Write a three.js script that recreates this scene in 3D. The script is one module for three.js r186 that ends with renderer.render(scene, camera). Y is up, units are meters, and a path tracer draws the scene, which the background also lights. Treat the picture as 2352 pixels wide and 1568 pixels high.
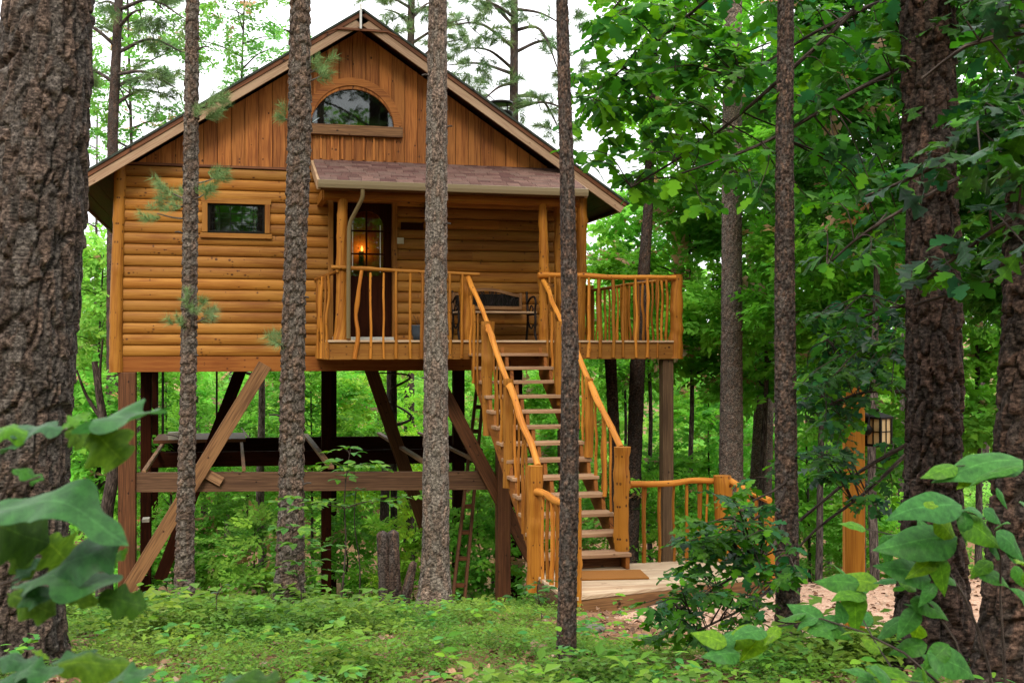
import * as THREE from 'three';
import { mergeGeometries } from 'three/addons/utils/BufferGeometryUtils.js';
import { RoundedBoxGeometry } from 'three/addons/geometries/RoundedBoxGeometry.js';

// ------------------------------------------------------------------ camera, sky, sun, exposure
const scene = new THREE.Scene();
const Y0 = 4;                                   // height of the cabin floor; all measures below count from that floor
const LENS = 2596, EYE = [1.559, -0.097, 16.733], YAW = 13.92 * Math.PI / 180, PITCH = 0.2824 * Math.PI / 180;
const V3 = (x, y, z) => new THREE.Vector3(x, y, z);
const RIGHT = V3(Math.cos(YAW), 0, Math.sin(YAW)), FLAT = V3(Math.sin(YAW), 0, -Math.cos(YAW)), UP = V3(0, 1, 0);
const FWD = FLAT.clone().multiplyScalar(Math.cos(PITCH)).addScaledVector(UP, Math.sin(PITCH));
const CUP = UP.clone().multiplyScalar(Math.cos(PITCH)).addScaledVector(FLAT, -Math.sin(PITCH));
const camera = new THREE.PerspectiveCamera(2 * Math.atan(784 / LENS) * 180 / Math.PI, 1.5, 0.1, 2000);
camera.position.set(EYE[0], EYE[1] + Y0, EYE[2]);
camera.lookAt(camera.position.clone().add(FWD));
camera.focus = 14; camera.userData.fStop = 9;
scene.add(camera);
const renderer = new THREE.WebGLRenderer({ antialias: true });
renderer.toneMapping = THREE.LinearToneMapping;
renderer.toneMappingExposure = 2.7;
renderer.shadowMap.enabled = true;
{ // bright overcast sky: nearly white, a little brighter overhead
  const w = 64, h = 32, d = new Float32Array(w * h * 4);
  for (let y = 0; y < h; y++) {
    const el = ((y + 0.5) / h - 0.5) * Math.PI, s = Math.max(0, Math.sin(el)), L = 0.56 + 1.1 * s;
    for (let x = 0; x < w; x++) { const o = (y * w + x) * 4; d[o] = L * 0.985; d[o + 1] = L; d[o + 2] = L * 1.03; d[o + 3] = 1; }
  }
  const t = new THREE.DataTexture(d, w, h, THREE.RGBAFormat, THREE.FloatType);
  t.mapping = THREE.EquirectangularReflectionMapping; t.magFilter = THREE.LinearFilter; t.needsUpdate = true;
  scene.background = t; scene.environment = t;
}
const sun = new THREE.DirectionalLight(0xfff4e2, 1.5);
sun.position.set(-3, 22, 24); sun.target.position.set(3, 3, 2);
sun.castShadow = true; sun.shadow.radius = 30; sun.shadow.mapSize.set(2048, 2048);
Object.assign(sun.shadow.camera, { left: -25, right: 25, top: 25, bottom: -25, near: 1, far: 90 });
scene.add(sun, sun.target);

// ------------------------------------------------------------------ numbers and noise
function rng(seed) { let s = seed >>> 0; return () => { s = (s + 0x6d2b79f5) | 0; let t = Math.imul(s ^ (s >>> 15), 1 | s); t = (t + Math.imul(t ^ (t >>> 7), 61 | t)) ^ t; return ((t ^ (t >>> 14)) >>> 0) / 4294967296; }; }
const R = rng(77);
const rr = (a, b) => a + (b - a) * R();
const pick = (a) => a[Math.floor(R() * a.length)];
const lerp = (a, b, t) => a + (b - a) * t, clamp = (x, a, b) => Math.min(b, Math.max(a, x));
const sstep = (a, b, x) => { const t = clamp((x - a) / (b - a), 0, 1); return t * t * (3 - 2 * t); };
function hash(x, y, z = 0) { let h = Math.imul(x | 0, 374761393) ^ Math.imul(y | 0, 668265263) ^ Math.imul(z | 0, 2147483647); h = Math.imul(h ^ (h >>> 13), 1274126177); return ((h ^ (h >>> 16)) >>> 0) / 4294967296; }
function noise(x, y, s = 0) {
  const xi = Math.floor(x), yi = Math.floor(y), a = x - xi, b = y - yi, u = a * a * (3 - 2 * a), v = b * b * (3 - 2 * b);
  return lerp(lerp(hash(xi, yi, s), hash(xi + 1, yi, s), u), lerp(hash(xi, yi + 1, s), hash(xi + 1, yi + 1, s), u), v);
}
const fbm = (x, y, s = 0, n = 4) => { let t = 0, a = 0.5, f = 1; for (let i = 0; i < n; i++) { t += a * noise(x * f, y * f, s + i); a *= 0.5; f *= 2.03; } return t; };
// a point seen at pixel (u, v) of a 2352 x 1568 picture, at depth d along the view, measured from the cabin floor
const at = (u, v, d) => V3(...EYE).addScaledVector(FWD, d).addScaledVector(RIGHT, (u - 1176) / LENS * d).addScaledVector(CUP, (784 - v) / LENS * d);
const interp = (tab, x) => { for (let i = 1; i < tab.length; i++) if (x <= tab[i][0]) { const [x0, y0] = tab[i - 1], [x1, y1] = tab[i]; return lerp(y0, y1, (x - x0) / (x1 - x0)); } return tab[tab.length - 1][1]; };

// ------------------------------------------------------------------ naming and building helpers
const taken = new Map();
function numbered(n) { const k = taken.get(n) ?? 0; taken.set(n, k + 1); return k ? n + '_' + String(k).padStart(3, '0') : n; }
function thing(name, label, category, base = [0, 0, 0], group) {
  const g = new THREE.Group(); g.name = numbered(name);
  const b = base.isVector3 ? base : V3(...base);
  g.position.set(b.x, b.y + Y0, b.z); g.userData = { label, category }; if (group) g.userData.group = group;
  g._base = b; scene.add(g); return g;
}
const baseOf = (o) => { while (o && !o._base) o = o.parent; return o._base; };
function sh(m) { m.castShadow = m.receiveShadow = true; return m; }
// geometry is given in floor-based world measures; it is moved to the thing's own base
function part(parent, name, geo, mat, label) {
  if (Array.isArray(geo)) geo = geo.length > 1 ? mergeGeometries(geo.map((g) => (g.index ? g.toNonIndexed() : g))) : geo[0];
  const b = baseOf(parent); geo.translate(-b.x, -b.y, -b.z);
  const m = sh(new THREE.Mesh(geo, mat)); m.name = name; if (label) m.userData.label = label; parent.add(m); return m;
}
function struct(name, geo, mat, kind = 'structure') { const m = sh(new THREE.Mesh(geo, mat)); m.name = name; m.position.y = Y0; m.userData = { kind }; scene.add(m); return m; }
// wood grain runs along AXIS; uv in metres with an own offset per piece
function grain(geo, axis = 0, scale = 1) {
  const p = geo.attributes.position, uv = new Float32Array(p.count * 2), ou = R() * 7, ov = R() * 7, a = (axis + 1) % 3, b = (axis + 2) % 3;
  for (let i = 0; i < p.count; i++) { const q = [p.getX(i), p.getY(i), p.getZ(i)]; uv[2 * i] = (q[axis] * scale) / 1.6 + ou; uv[2 * i + 1] = ((q[a] + q[b]) * scale) / 0.55 + ov; }
  geo.setAttribute('uv', new THREE.BufferAttribute(uv, 2)); return geo;
}
function box(w, h, d, x, y, z, axis, r = 0.004) {
  const g = r ? new RoundedBoxGeometry(w, h, d, 1, Math.min(r, w / 3, h / 3, d / 3)) : new THREE.BoxGeometry(w, h, d);
  if (axis === undefined) axis = w >= h && w >= d ? 0 : h >= d ? 1 : 2;
  grain(g, axis); g.translate(x, y, z); return g;
}
// a squared timber from a to b: width across, thickness along the hint direction
function timber(a, b, w, t, hint = V3(0, 0, 1)) {
  const d = b.clone().sub(a), L = d.length(), g = box(L, w, t, 0, 0, 0, 0, 0.006); d.normalize();
  const z = hint.clone().addScaledVector(d, -hint.dot(d)).normalize(), y = z.clone().cross(d);
  g.applyMatrix4(new THREE.Matrix4().makeBasis(d, y, z).setPosition(a.clone().add(b).multiplyScalar(0.5))); return g;
}
// a peeled pole through points, with bumps and knots; grain runs along it
function pole(pts, r0, r1, o = {}) {
  const c = new THREE.CatmullRomCurve3(pts), L = c.getLength(), n = o.n ?? clamp(Math.ceil(L / (o.step ?? 0.06)), 6, 90), k = o.k ?? 9, seed = Math.floor(R() * 1e6);
  const fr = c.computeFrenetFrames(n, false), pos = [], uv = [], idx = [], ou = R() * 9, ov = R() * 9, bump = o.bump ?? 0.12;
  for (let i = 0; i <= n; i++) {
    const t = i / n, q = c.getPointAt(t); let r = lerp(r0, r1, t);
    if (o.flare) r *= 1 + o.flare * Math.pow(1 - t, 6);
    for (let j = 0; j <= k; j++) {
      const a = j / k * Math.PI * 2, m = r * (1 + bump * (noise(t * L * 5 + 9, Math.cos(a) * 1.3 + 7, seed) + noise(t * L * 14, Math.sin(a) * 1.5 + 3, seed + 5) - 1) + (o.knots ? bump * 3 * Math.pow(noise(t * L * 7, Math.cos(a) + 5 + Math.sin(a) * 0.7, seed + 9), 7) : 0));
      const p = q.clone().addScaledVector(fr.normals[i], Math.cos(a) * m).addScaledVector(fr.binormals[i], Math.sin(a) * m);
      pos.push(p.x, p.y, p.z); uv.push(t * L / 1.6 + ou, j / k * Math.max(0.3, Math.PI * 2 * r / 0.55) + ov);
    }
  }
  for (let i = 0; i < n; i++) for (let j = 0; j < k; j++) { const q = i * (k + 1) + j; idx.push(q, q + 1, q + k + 1, q + 1, q + k + 2, q + k + 1); }
  for (const [i, flip] of [[0, 1], [n, 0]]) {
    const q = c.getPointAt(i / n), m = pos.length / 3, T = fr.tangents[i]; pos.push(q.x + T.x * (i ? 0.004 : -0.004), q.y + T.y * (i ? 0.004 : -0.004), q.z + T.z * (i ? 0.004 : -0.004)); uv.push(ou, ov);
    const ring = m + 1; for (let j = 0; j <= k; j++) { const s = (i * (k + 1) + j) * 3; pos.push(pos[s], pos[s + 1], pos[s + 2]); const a = j / k * Math.PI * 2; uv.push(ou + Math.cos(a) * r0 * 0.4, ov + Math.sin(a) * r0); }
    for (let j = 0; j < k; j++) flip ? idx.push(m, ring + j + 1, ring + j) : idx.push(m, ring + j, ring + j + 1);
  }
  const g = new THREE.BufferGeometry(); g.setAttribute('position', new THREE.Float32BufferAttribute(pos, 3)); g.setAttribute('uv', new THREE.Float32BufferAttribute(uv, 2)); g.setIndex(idx); g.computeVertexNormals(); return g;
}
const stick = (a, b, r, o = {}) => { // a slightly crooked branch between two points
  const d = b.clone().sub(a), L = d.length(), w = o.wob ?? 0.012, m = [];
  for (const t of [0, 0.25, 0.5, 0.75, 1]) { const p = a.clone().addScaledVector(d, t); if (t > 0 && t < 1) p.add(V3(rr(-w, w), rr(-w, w) * 0.5, rr(-w, w))); m.push(p); }
  return pole(m, r, o.r1 ?? r * rr(0.75, 1), { bump: 0.14, k: o.k ?? 7, step: 0.07, knots: o.knots ?? true, ...o });
};

// ------------------------------------------------------------------ textures
function tex(w, h, f, srgb = true) {
  const d = new Uint8Array(w * h * 4);
  for (let y = 0; y < h; y++) for (let x = 0; x < w; x++) { const c = f(x / w, y / h, x, y), o = (y * w + x) * 4; d[o] = clamp(c[0], 0, 255); d[o + 1] = clamp(c[1], 0, 255); d[o + 2] = clamp(c[2], 0, 255); d[o + 3] = 255; }
  const t = new THREE.DataTexture(d, w, h); t.wrapS = t.wrapT = THREE.MirroredRepeatWrapping; t.magFilter = THREE.LinearFilter; t.minFilter = THREE.LinearMipmapLinearFilter; t.generateMipmaps = true;
  if (srgb) t.colorSpace = THREE.SRGBColorSpace; t.needsUpdate = true; return t;
}
const mix3 = (a, b, t) => [lerp(a[0], b[0], t), lerp(a[1], b[1], t), lerp(a[2], b[2], t)];
function woodTex(light, dark, knot, nKnots, seed, streak = 1) {
  const K = []; const q = rng(seed); for (let i = 0; i < nKnots; i++) K.push([q(), q(), 0.006 + q() * 0.011, 0.5 + q() * 0.5]);
  return tex(1024, 384, (u, v) => {
    let wv = 0, kd = 0;
    for (const [kx, ky, kr, ks] of K) { const dx = (u - kx) * 1.6, dy = (v - ky) * 0.55, r = Math.hypot(dx * 0.75, dy) / kr; if (r < 6) { wv += ks * Math.exp(-r * r * 0.12) * 0.02 * Math.sign(dy); kd = Math.max(kd, ks * (1 - sstep(0.75, 1.25, r + 0.35 * noise(u * 200, v * 90, seed)))); } }
    const y = v + wv, a = fbm(u * 5, y * 42, seed, 4), b = noise(u * 14, y * 150, seed + 7), c = fbm(u * 2.2, y * 3, seed + 20, 3);
    let t = clamp((a - 0.5) * 1.7 * streak + (b - 0.5) * 0.5 * streak + (c - 0.5) * 1.5 + 0.45, 0, 1);
    return mix3(mix3(light, dark, t), knot, kd);
  });
}
const T = {
  log: woodTex([208, 146, 72], [164, 100, 38], [92, 50, 20], 26, 11, 0.8),
  board: woodTex([176, 104, 52], [126, 66, 28], [70, 34, 14], 9, 23, 1.3),
  pole: woodTex([208, 138, 52], [158, 90, 26], [84, 42, 14], 20, 31, 1.1),
  timber: woodTex([150, 116, 84], [104, 76, 54], [60, 40, 28], 10, 43, 1.2),
  deck: woodTex([196, 176, 150], [160, 134, 110], [120, 96, 76], 6, 57, 1.2),
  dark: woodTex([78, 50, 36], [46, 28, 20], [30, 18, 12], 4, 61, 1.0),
};
const std = (o) => new THREE.MeshPhysicalMaterial({ roughness: 0.7, specularIntensity: 0.35, ...o });
const tint = (map, c, o = {}) => std({ map, bumpMap: map, bumpScale: 0.0016, color: new THREE.Color().setRGB(...c), roughness: 0.62, ...o });
const M = {
  log: [tint(T.log, [0.41, 0.395, 0.28]), tint(T.log, [0.35, 0.33, 0.24]), tint(T.log, [0.46, 0.43, 0.29]), tint(T.log, [0.33, 0.32, 0.25])],
  board: [tint(T.board, [0.6, 0.68, 0.58]), tint(T.board, [0.52, 0.57, 0.47]), tint(T.board, [0.7, 0.78, 0.66]), tint(T.board, [0.58, 0.68, 0.6])],
  pole: [tint(T.pole, [0.46, 0.45, 0.33]), tint(T.pole, [0.38, 0.385, 0.32]), tint(T.pole, [0.64, 0.62, 0.56]), tint(T.pole, [0.36, 0.35, 0.28])],
  greyPole: tint(T.timber, [0.36, 0.38, 0.39]),
  timber: [tint(T.timber, [0.55, 0.48, 0.38]), tint(T.timber, [0.34, 0.31, 0.31]), tint(T.timber, [0.7, 0.66, 0.62])],
  brown: tint(T.timber, [0.33, 0.22, 0.155]),
  deck: [tint(T.deck, [0.74, 0.71, 0.66]), tint(T.deck, [0.66, 0.62, 0.58]), tint(T.deck, [0.8, 0.78, 0.74]), tint(T.deck, [0.7, 0.63, 0.56])],
  tread: [tint(T.deck, [0.56, 0.42, 0.33]), tint(T.deck, [0.5, 0.38, 0.3])],
  fascia: tint(T.deck, [0.56, 0.47, 0.38]), rake: tint(T.deck, [0.5, 0.42, 0.37]), fasciaBrown: tint(T.timber, [0.4, 0.26, 0.2]),
  rim: tint(T.log, [0.34, 0.26, 0.19]),
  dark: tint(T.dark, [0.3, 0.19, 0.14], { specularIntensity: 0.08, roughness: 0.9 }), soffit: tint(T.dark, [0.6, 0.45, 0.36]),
  gutter: std({ color: 0x7d7058, roughness: 0.45 }), spout: std({ color: 0x5e5034, roughness: 0.5 }), metalBlack: std({ color: 0x15130f, roughness: 0.5, metalness: 0.6 }), greyMetal: std({ color: 0xb7b4ae, roughness: 0.4, metalness: 0.5 }),
  castIron: std({ color: 0x1c1614, roughness: 0.6, metalness: 0.3 }), white: std({ color: 0xa39c8c, roughness: 0.6 }),
  pane: new THREE.MeshPhysicalMaterial({ color: 0xdfe6e2, roughness: 0.02, transmission: 1, thickness: 0, ior: 1.6, transparent: false }),
  amber: new THREE.MeshPhysicalMaterial({ color: 0xe0c690, roughness: 0.55, transmission: 0.6, thickness: 0 }),
  mat: std({ color: 0x7a4f22, roughness: 0.95 }), interior: tint(T.log, [0.4, 0.34, 0.26]), curtain: std({ color: 0x0e1315, roughness: 0.9 }),
  pot: std({ color: 0x3a4148, roughness: 0.6 }), steel: std({ color: 0x2a2320, roughness: 0.5, metalness: 0.5 }),
};
const gritTex = tex(512, 512, (u, v) => { const a = noise(u * 200, v * 200, 3), b = noise(u * 420, v * 420, 4), c = fbm(u * 9, v * 9, 5, 3), g = 215 + (a - 0.5) * 90 + (b - 0.5) * 80 + (c - 0.5) * 90; return [g, g * 0.97, g * 0.96]; });
const shingleMats = [[0x6b524a], [0x614840], [0x71584e], [0x593f39], [0x6a554c]].map(([c]) => std({ color: c, roughness: 0.95, map: gritTex, bumpMap: gritTex, bumpScale: 0.002 }));
const roofEdge = std({ color: 0x39423b, roughness: 0.95, map: gritTex });

// ------------------------------------------------------------------ the ground
const LEFT_H = [[-400, -1.2], [-20, -1.5], [0, -1.66], [5.6, -1.7], [6.5, -1.78], [8, -2.04], [9.2, -2.27], [10, -2.44], [11, -2.62], [12.5, -3.05], [14.5, -3.5], [17, -4.0], [22, -5.0], [30, -6.3], [45, -7.4], [70, -7.2], [120, -4], [500, 6]];
const RIGHT_H = [[-400, -1.2], [-20, -1.4], [0, -1.55], [4, -1.5], [5, -1.58], [6.2, -1.78], [8.6, -2.3], [10, -2.5], [11.5, -2.67], [13, -2.72], [14.5, -3.05], [17, -3.8], [22, -4.9], [30, -6], [45, -7], [70, -7], [120, -4], [500, 6]];
function groundH(x, z) {
  const dx = x - EYE[0], dz = z - EYE[2], d = dx * FLAT.x + dz * FLAT.z, r = dx * RIGHT.x + dz * RIGHT.z;
  const smooth = (tab) => (interp(tab, d - 0.7) + 2 * interp(tab, d) + interp(tab, d + 0.7)) / 4;
  return EYE[1] + lerp(smooth(LEFT_H), smooth(RIGHT_H), sstep(-1.2, 2.2, r)) + (fbm(x * 0.7, z * 0.7, 5, 2) - 0.37) * 0.16 + (d > 40 ? (fbm(x * 0.03, z * 0.03, 6) - 0.5) * 5 * sstep(40, 90, d) : 0);
}
const onGround = (u, d, lift = 0) => { const p = at(u, 784, d); p.y = groundH(p.x, p.z) + lift; return p; };
const rOf = (p) => [(p.x - EYE[0]) * RIGHT.x + (p.z - EYE[2]) * RIGHT.z, (p.x - EYE[0]) * FLAT.x + (p.z - EYE[2]) * FLAT.z];
const soilTex = tex(1024, 1024, (u, v, x, y) => {
  const a = fbm(u * 24, v * 24, 3, 5), b = noise(u * 260, v * 80, 8), c = noise(u * 70, v * 240, 9), g = fbm(u * 7, v * 7, 14, 3), f = noise(u * 400, v * 400, 2);
  let q = mix3([74, 52, 36], [128, 96, 68], clamp(a * 1.6 - 0.3, 0, 1));
  q = mix3(q, [150, 112, 82], sstep(0.66, 0.86, Math.max(b, c)) * 0.7); q = mix3(q, [72, 84, 40], sstep(0.55, 0.75, g) * 0.5);
  return [q[0] + (f - 0.5) * 30, q[1] + (f - 0.5) * 26, q[2] + (f - 0.5) * 22];
});
const pathTex = tex(1024, 1024, (u, v) => {
  const a = fbm(u * 18, v * 18, 31, 5), b = noise(u * 300, v * 70, 38), c = noise(u * 80, v * 300, 39), f = noise(u * 420, v * 420, 32), p = noise(u * 150, v * 150, 33);
  let q = mix3([152, 122, 100], [194, 165, 143], clamp(a * 1.7 - 0.35, 0, 1));
  q = mix3(q, [124, 78, 54], sstep(0.62, 0.84, Math.max(b, c)) * 0.65); q = mix3(q, [120, 100, 90], sstep(0.8, 0.92, p) * 0.7);
  return [q[0] + (f - 0.5) * 44, q[1] + (f - 0.5) * 40, q[2] + (f - 0.5) * 36];
});
const groundMat = std({ map: soilTex, bumpMap: soilTex, bumpScale: 0.012, roughness: 1 });
const pathMat = std({ map: pathTex, bumpMap: pathTex, bumpScale: 0.008, roughness: 1 });
{ // one sheet to the horizon, finer near the camera
  const pos = [], uv = [], idx = [], NR = 240, NA = 300, ring = [];
  for (let i = 0, r = 0.3; i <= NR; i++) { ring.push(r); r += i < 150 ? 0.11 : (r * 0.041); }
  for (let i = 0; i <= NR; i++) for (let j = 0; j <= NA; j++) {
    const r = ring[i], a = j / NA * Math.PI * 2, x = EYE[0] + r * Math.cos(a), z = EYE[2] + r * Math.sin(a);
    pos.push(x, groundH(x, z), z); uv.push(x / 2.4, z / 2.4);
  }
  for (let i = 0; i < NR; i++) for (let j = 0; j < NA; j++) { const q = i * (NA + 1) + j; idx.push(q, q + 1, q + NA + 1, q + 1, q + NA + 2, q + NA + 1); }
  const g = new THREE.BufferGeometry(); g.setAttribute('position', new THREE.Float32BufferAttribute(pos, 3)); g.setAttribute('uv', new THREE.Float32BufferAttribute(uv, 2)); g.setIndex(idx); g.computeVertexNormals();
  struct('ground', g, groundMat);
}
// the pale path that leads past the lamp post to the landing
const pathEdge = (t) => { // t 0..1 from the landing's near side towards and past the camera's right
  const L = [[1.55, 12.6], [1.2, 11.0], [1.0, 10.2], [1.7, 9.0], [2.2, 7.6], [2.5, 6.0], [2.6, 4.5], [2.6, 2]], Rr = [[6.5, 14.4], [6.8, 13.2], [7, 12], [7.2, 10.5], [7.2, 9], [7, 7], [6.8, 5], [6.6, 2]];
  const i = Math.min(6, Math.floor(t * 7)), k = t * 7 - i; return [L, Rr].map((Q) => [lerp(Q[i][0], Q[i + 1][0], k), lerp(Q[i][1], Q[i + 1][1], k)]);
};
const camXZ = (r, d) => V3(EYE[0] + FLAT.x * d + RIGHT.x * r, 0, EYE[2] + FLAT.z * d + RIGHT.z * r);
const onPath = (x, z) => { const [r, d] = rOf({ x, z }); if (d < 2 || d > 13.6) return false; const t = clamp((12.9 - d) / 10.8, 0, 1), [l, q] = pathEdge(t); return r > l[0] + 0.1 && r < q[0]; };
{
  const pos = [], uv = [], idx = [], n = 70, m = 40;
  for (let i = 0; i <= n; i++) { const [l, q] = pathEdge(i / n); for (let j = 0; j <= m; j++) { const w = (fbm(i * 0.22, 4.4, 71) - 0.47) * 0.9 * (1 - j / m) - (fbm(i * 0.25, 9.1, 72) - 0.5) * 0.8 * j / m, p = camXZ(lerp(l[0], q[0], j / m) + w, lerp(l[1], q[1], j / m)); const e = Math.min(j, m - j, i, n - i) ? 0.012 : -0.03; pos.push(p.x, groundH(p.x, p.z) + e + 0.012, p.z); uv.push(p.x / 1.7, p.z / 1.7); } }
  for (let i = 0; i < n; i++) for (let j = 0; j < m; j++) { const q = i * (m + 1) + j; idx.push(q, q + m + 1, q + 1, q + 1, q + m + 1, q + m + 2); }
  const g = new THREE.BufferGeometry(); g.setAttribute('position', new THREE.Float32BufferAttribute(pos, 3)); g.setAttribute('uv', new THREE.Float32BufferAttribute(uv, 2)); g.setIndex(idx); g.computeVertexNormals();
  struct('forest_path', g, pathMat);
}

// ------------------------------------------------------------------ the cabin on stilts
const W = 6.75, DEPTH = 6.2, RIDGE = 3.375, OVER = 0.66, SLOPE = 0.66, ZO = 0.46, ROOF0 = 4.76;
const roofY = (x) => ROOF0 - SLOPE * Math.abs(x - RIDGE);           // top of the roof
const house = thing('treehouse', 'log sided cabin on tall timber stilts with gabled roof and small porch', 'treehouse', [RIDGE, groundH(RIDGE, -2), -2]);
// log siding: rounded courses, cut round the window and the door
const profile = (h, bulge) => { const s = new THREE.Shape(); s.moveTo(-0.05, 0); s.lineTo(0.004, 0); for (let i = 1; i < 8; i++) { const a = i / 8 * Math.PI; s.lineTo(0.004 + bulge * Math.pow(Math.sin(a), 0.8), h * (0.5 - 0.5 * Math.cos(a)) ); } s.lineTo(0.004, h); s.lineTo(-0.05, h); return s; };
const H = 0.1588;
function logGeo(x0, x1, y, h = H) { // along x at the front face
  const g = new THREE.ExtrudeGeometry(profile(h - 0.003, 0.04 + rr(-0.003, 0.003)), { depth: x1 - x0, bevelEnabled: false });
  g.rotateY(Math.PI / 2); g.scale(1, 1, -1); // profile x -> z, depth -> x
  const p = g.attributes.position; for (let i = 0; i < p.count; i++) p.setXYZ(i, x0 + p.getX(i), y + p.getY(i), p.getZ(i));
  const ix = g.index; // mirrored: turn the faces round again
  if (ix) { for (let i = 0; i < ix.count; i += 3) { const q = ix.getX(i); ix.setX(i, ix.getX(i + 1)); ix.setX(i + 1, q); } } else for (const k of ['position', 'normal', 'uv']) { const q = g.attributes[k], n = q.itemSize; for (let i = 0; i < q.count; i += 3) for (let c = 0; c < n; c++) { const s = q.array[i * n + c]; q.array[i * n + c] = q.array[(i + 1) * n + c]; q.array[(i + 1) * n + c] = s; } }
  g.computeVertexNormals(); return grain(g, 0);
}
const WIN = { x0: 1.14, x1: 2.09, y0: 1.47, y1: 2.03 }, DOOR = { x0: 2.93, x1: 3.93, y0: -0.02, y1: 2.11 };
for (let i = 0; i < 17; i++) {
  const y = -0.23 + i * H, y1 = y + H; let spans = [[0.06, W - 0.02]];
  for (const o of [WIN, DOOR]) if (y1 > o.y0 + 0.06 && y < o.y1 - 0.06) spans = spans.flatMap(([a, b]) => (o.x0 > a && o.x1 < b ? [[a, o.x0 + 0.02], [o.x1 - 0.02, b]] : [[a, b]]));
  const cut = i % 3 === 0 ? 4.9 + R() * 0.8 : i % 3 === 1 ? 2.35 + R() * 0.4 : -1;
  if (cut > 0) spans = spans.flatMap(([a, b]) => (cut > a + 0.3 && cut < b - 0.3 ? [[a, cut - 0.001], [cut + 0.001, b]] : [[a, b]]));
  for (const [a, b] of spans) part(house, 'wall_log', logGeo(a, b, y), pick(M.log));
  for (const s of [0, 1]) { // side walls
    const g = logGeo(0.02, DEPTH - 0.02, y); g.rotateY(s ? Math.PI / 2 : -Math.PI / 2); g.translate(s ? W : 0, 0, s ? 0 : -DEPTH);
    part(house, 'wall_log', g, pick(M.log));
  }
}
// shell behind the siding
const wallBox = (x0, x1, y0, y1, z0 = -0.16, z1 = -0.045) => box(x1 - x0, y1 - y0, z1 - z0, (x0 + x1) / 2, (y0 + y1) / 2, (z0 + z1) / 2, 0, 0);
part(house, 'inner_wall', [wallBox(0.05, WIN.x0 + 0.07, -0.2, 2.46), wallBox(WIN.x0 + 0.07, WIN.x1 - 0.07, -0.2, WIN.y0 + 0.05), wallBox(WIN.x0 + 0.07, WIN.x1 - 0.07, WIN.y1 - 0.06, 2.46),
  wallBox(WIN.x1 - 0.07, DOOR.x0 + 0.06, -0.2, 2.46), wallBox(DOOR.x0 + 0.06, DOOR.x1 - 0.06, DOOR.y1 - 0.04, 2.46), wallBox(DOOR.x1 - 0.06, W - 0.05, -0.2, 2.46),
  wallBox(0.05, 0.16, -0.2, 2.46, -DEPTH + 0.1, -0.162), wallBox(W - 0.16, W - 0.05, -0.2, 2.46, -DEPTH + 0.1, -0.162), wallBox(0.162, W - 0.162, -0.2, 2.46, -DEPTH + 0.1, -DEPTH + 0.2)], M.interior);
part(house, 'rear_wall', wallBox(0.03, W - 0.03, -0.22, 2.47, -DEPTH - 0.02, -DEPTH + 0.098), M.log[1]);
part(house, 'floor', [box(W - 0.34, 0.06, DEPTH - 0.42, W / 2, -0.035, -DEPTH / 2 + 0.02, 0, 0), box(W - 0.34, 0.05, DEPTH - 0.42, W / 2, 2.44, -DEPTH / 2 + 0.02, 0, 0)], M.interior);
part(house, 'inner_wall', box(0.06, 2.4, 2.6, 4.35, 1.2, -1.5, 1, 0), M.interior);
part(house, 'inner_wall', box(2.1, 2.4, 0.06, 3.2, 1.2, -1.75, 1, 0), M.interior);
// wall lamp in the hall, seen through the door glass
{
  const lp = V3(3.6, 1.5, -1.62);
  const flame = new THREE.LatheGeometry([[0.0001, 0], [0.016, 0.012], [0.022, 0.035], [0.014, 0.07], [0.0001, 0.1]].map((p) => new THREE.Vector2(...p)), 12); flame.translate(lp.x, lp.y - 0.05, lp.z);
  const sc = part(house, 'wall_lamp', [box(0.07, 0.16, 0.02, lp.x, lp.y - 0.12, -1.708, 1), box(0.02, 0.02, 0.1, lp.x, lp.y - 0.14, -1.655, 2), new THREE.CylinderGeometry(0.03, 0.018, 0.03, 12).toNonIndexed().translate(lp.x, lp.y - 0.075, lp.z)], M.castIron);
  part(sc, 'bulb', flame, std({ color: 0xffd9a0, emissive: 0xffb050, emissiveIntensity: 1.6 }));
  const pl = new THREE.PointLight(0xffa850, 0.12, 0, 2); pl.position.set(lp.x, lp.y + Y0, lp.z); pl.castShadow = true; pl.shadow.radius = 1; scene.add(pl); pl.name = 'hall_lamp_light';
}
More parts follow.
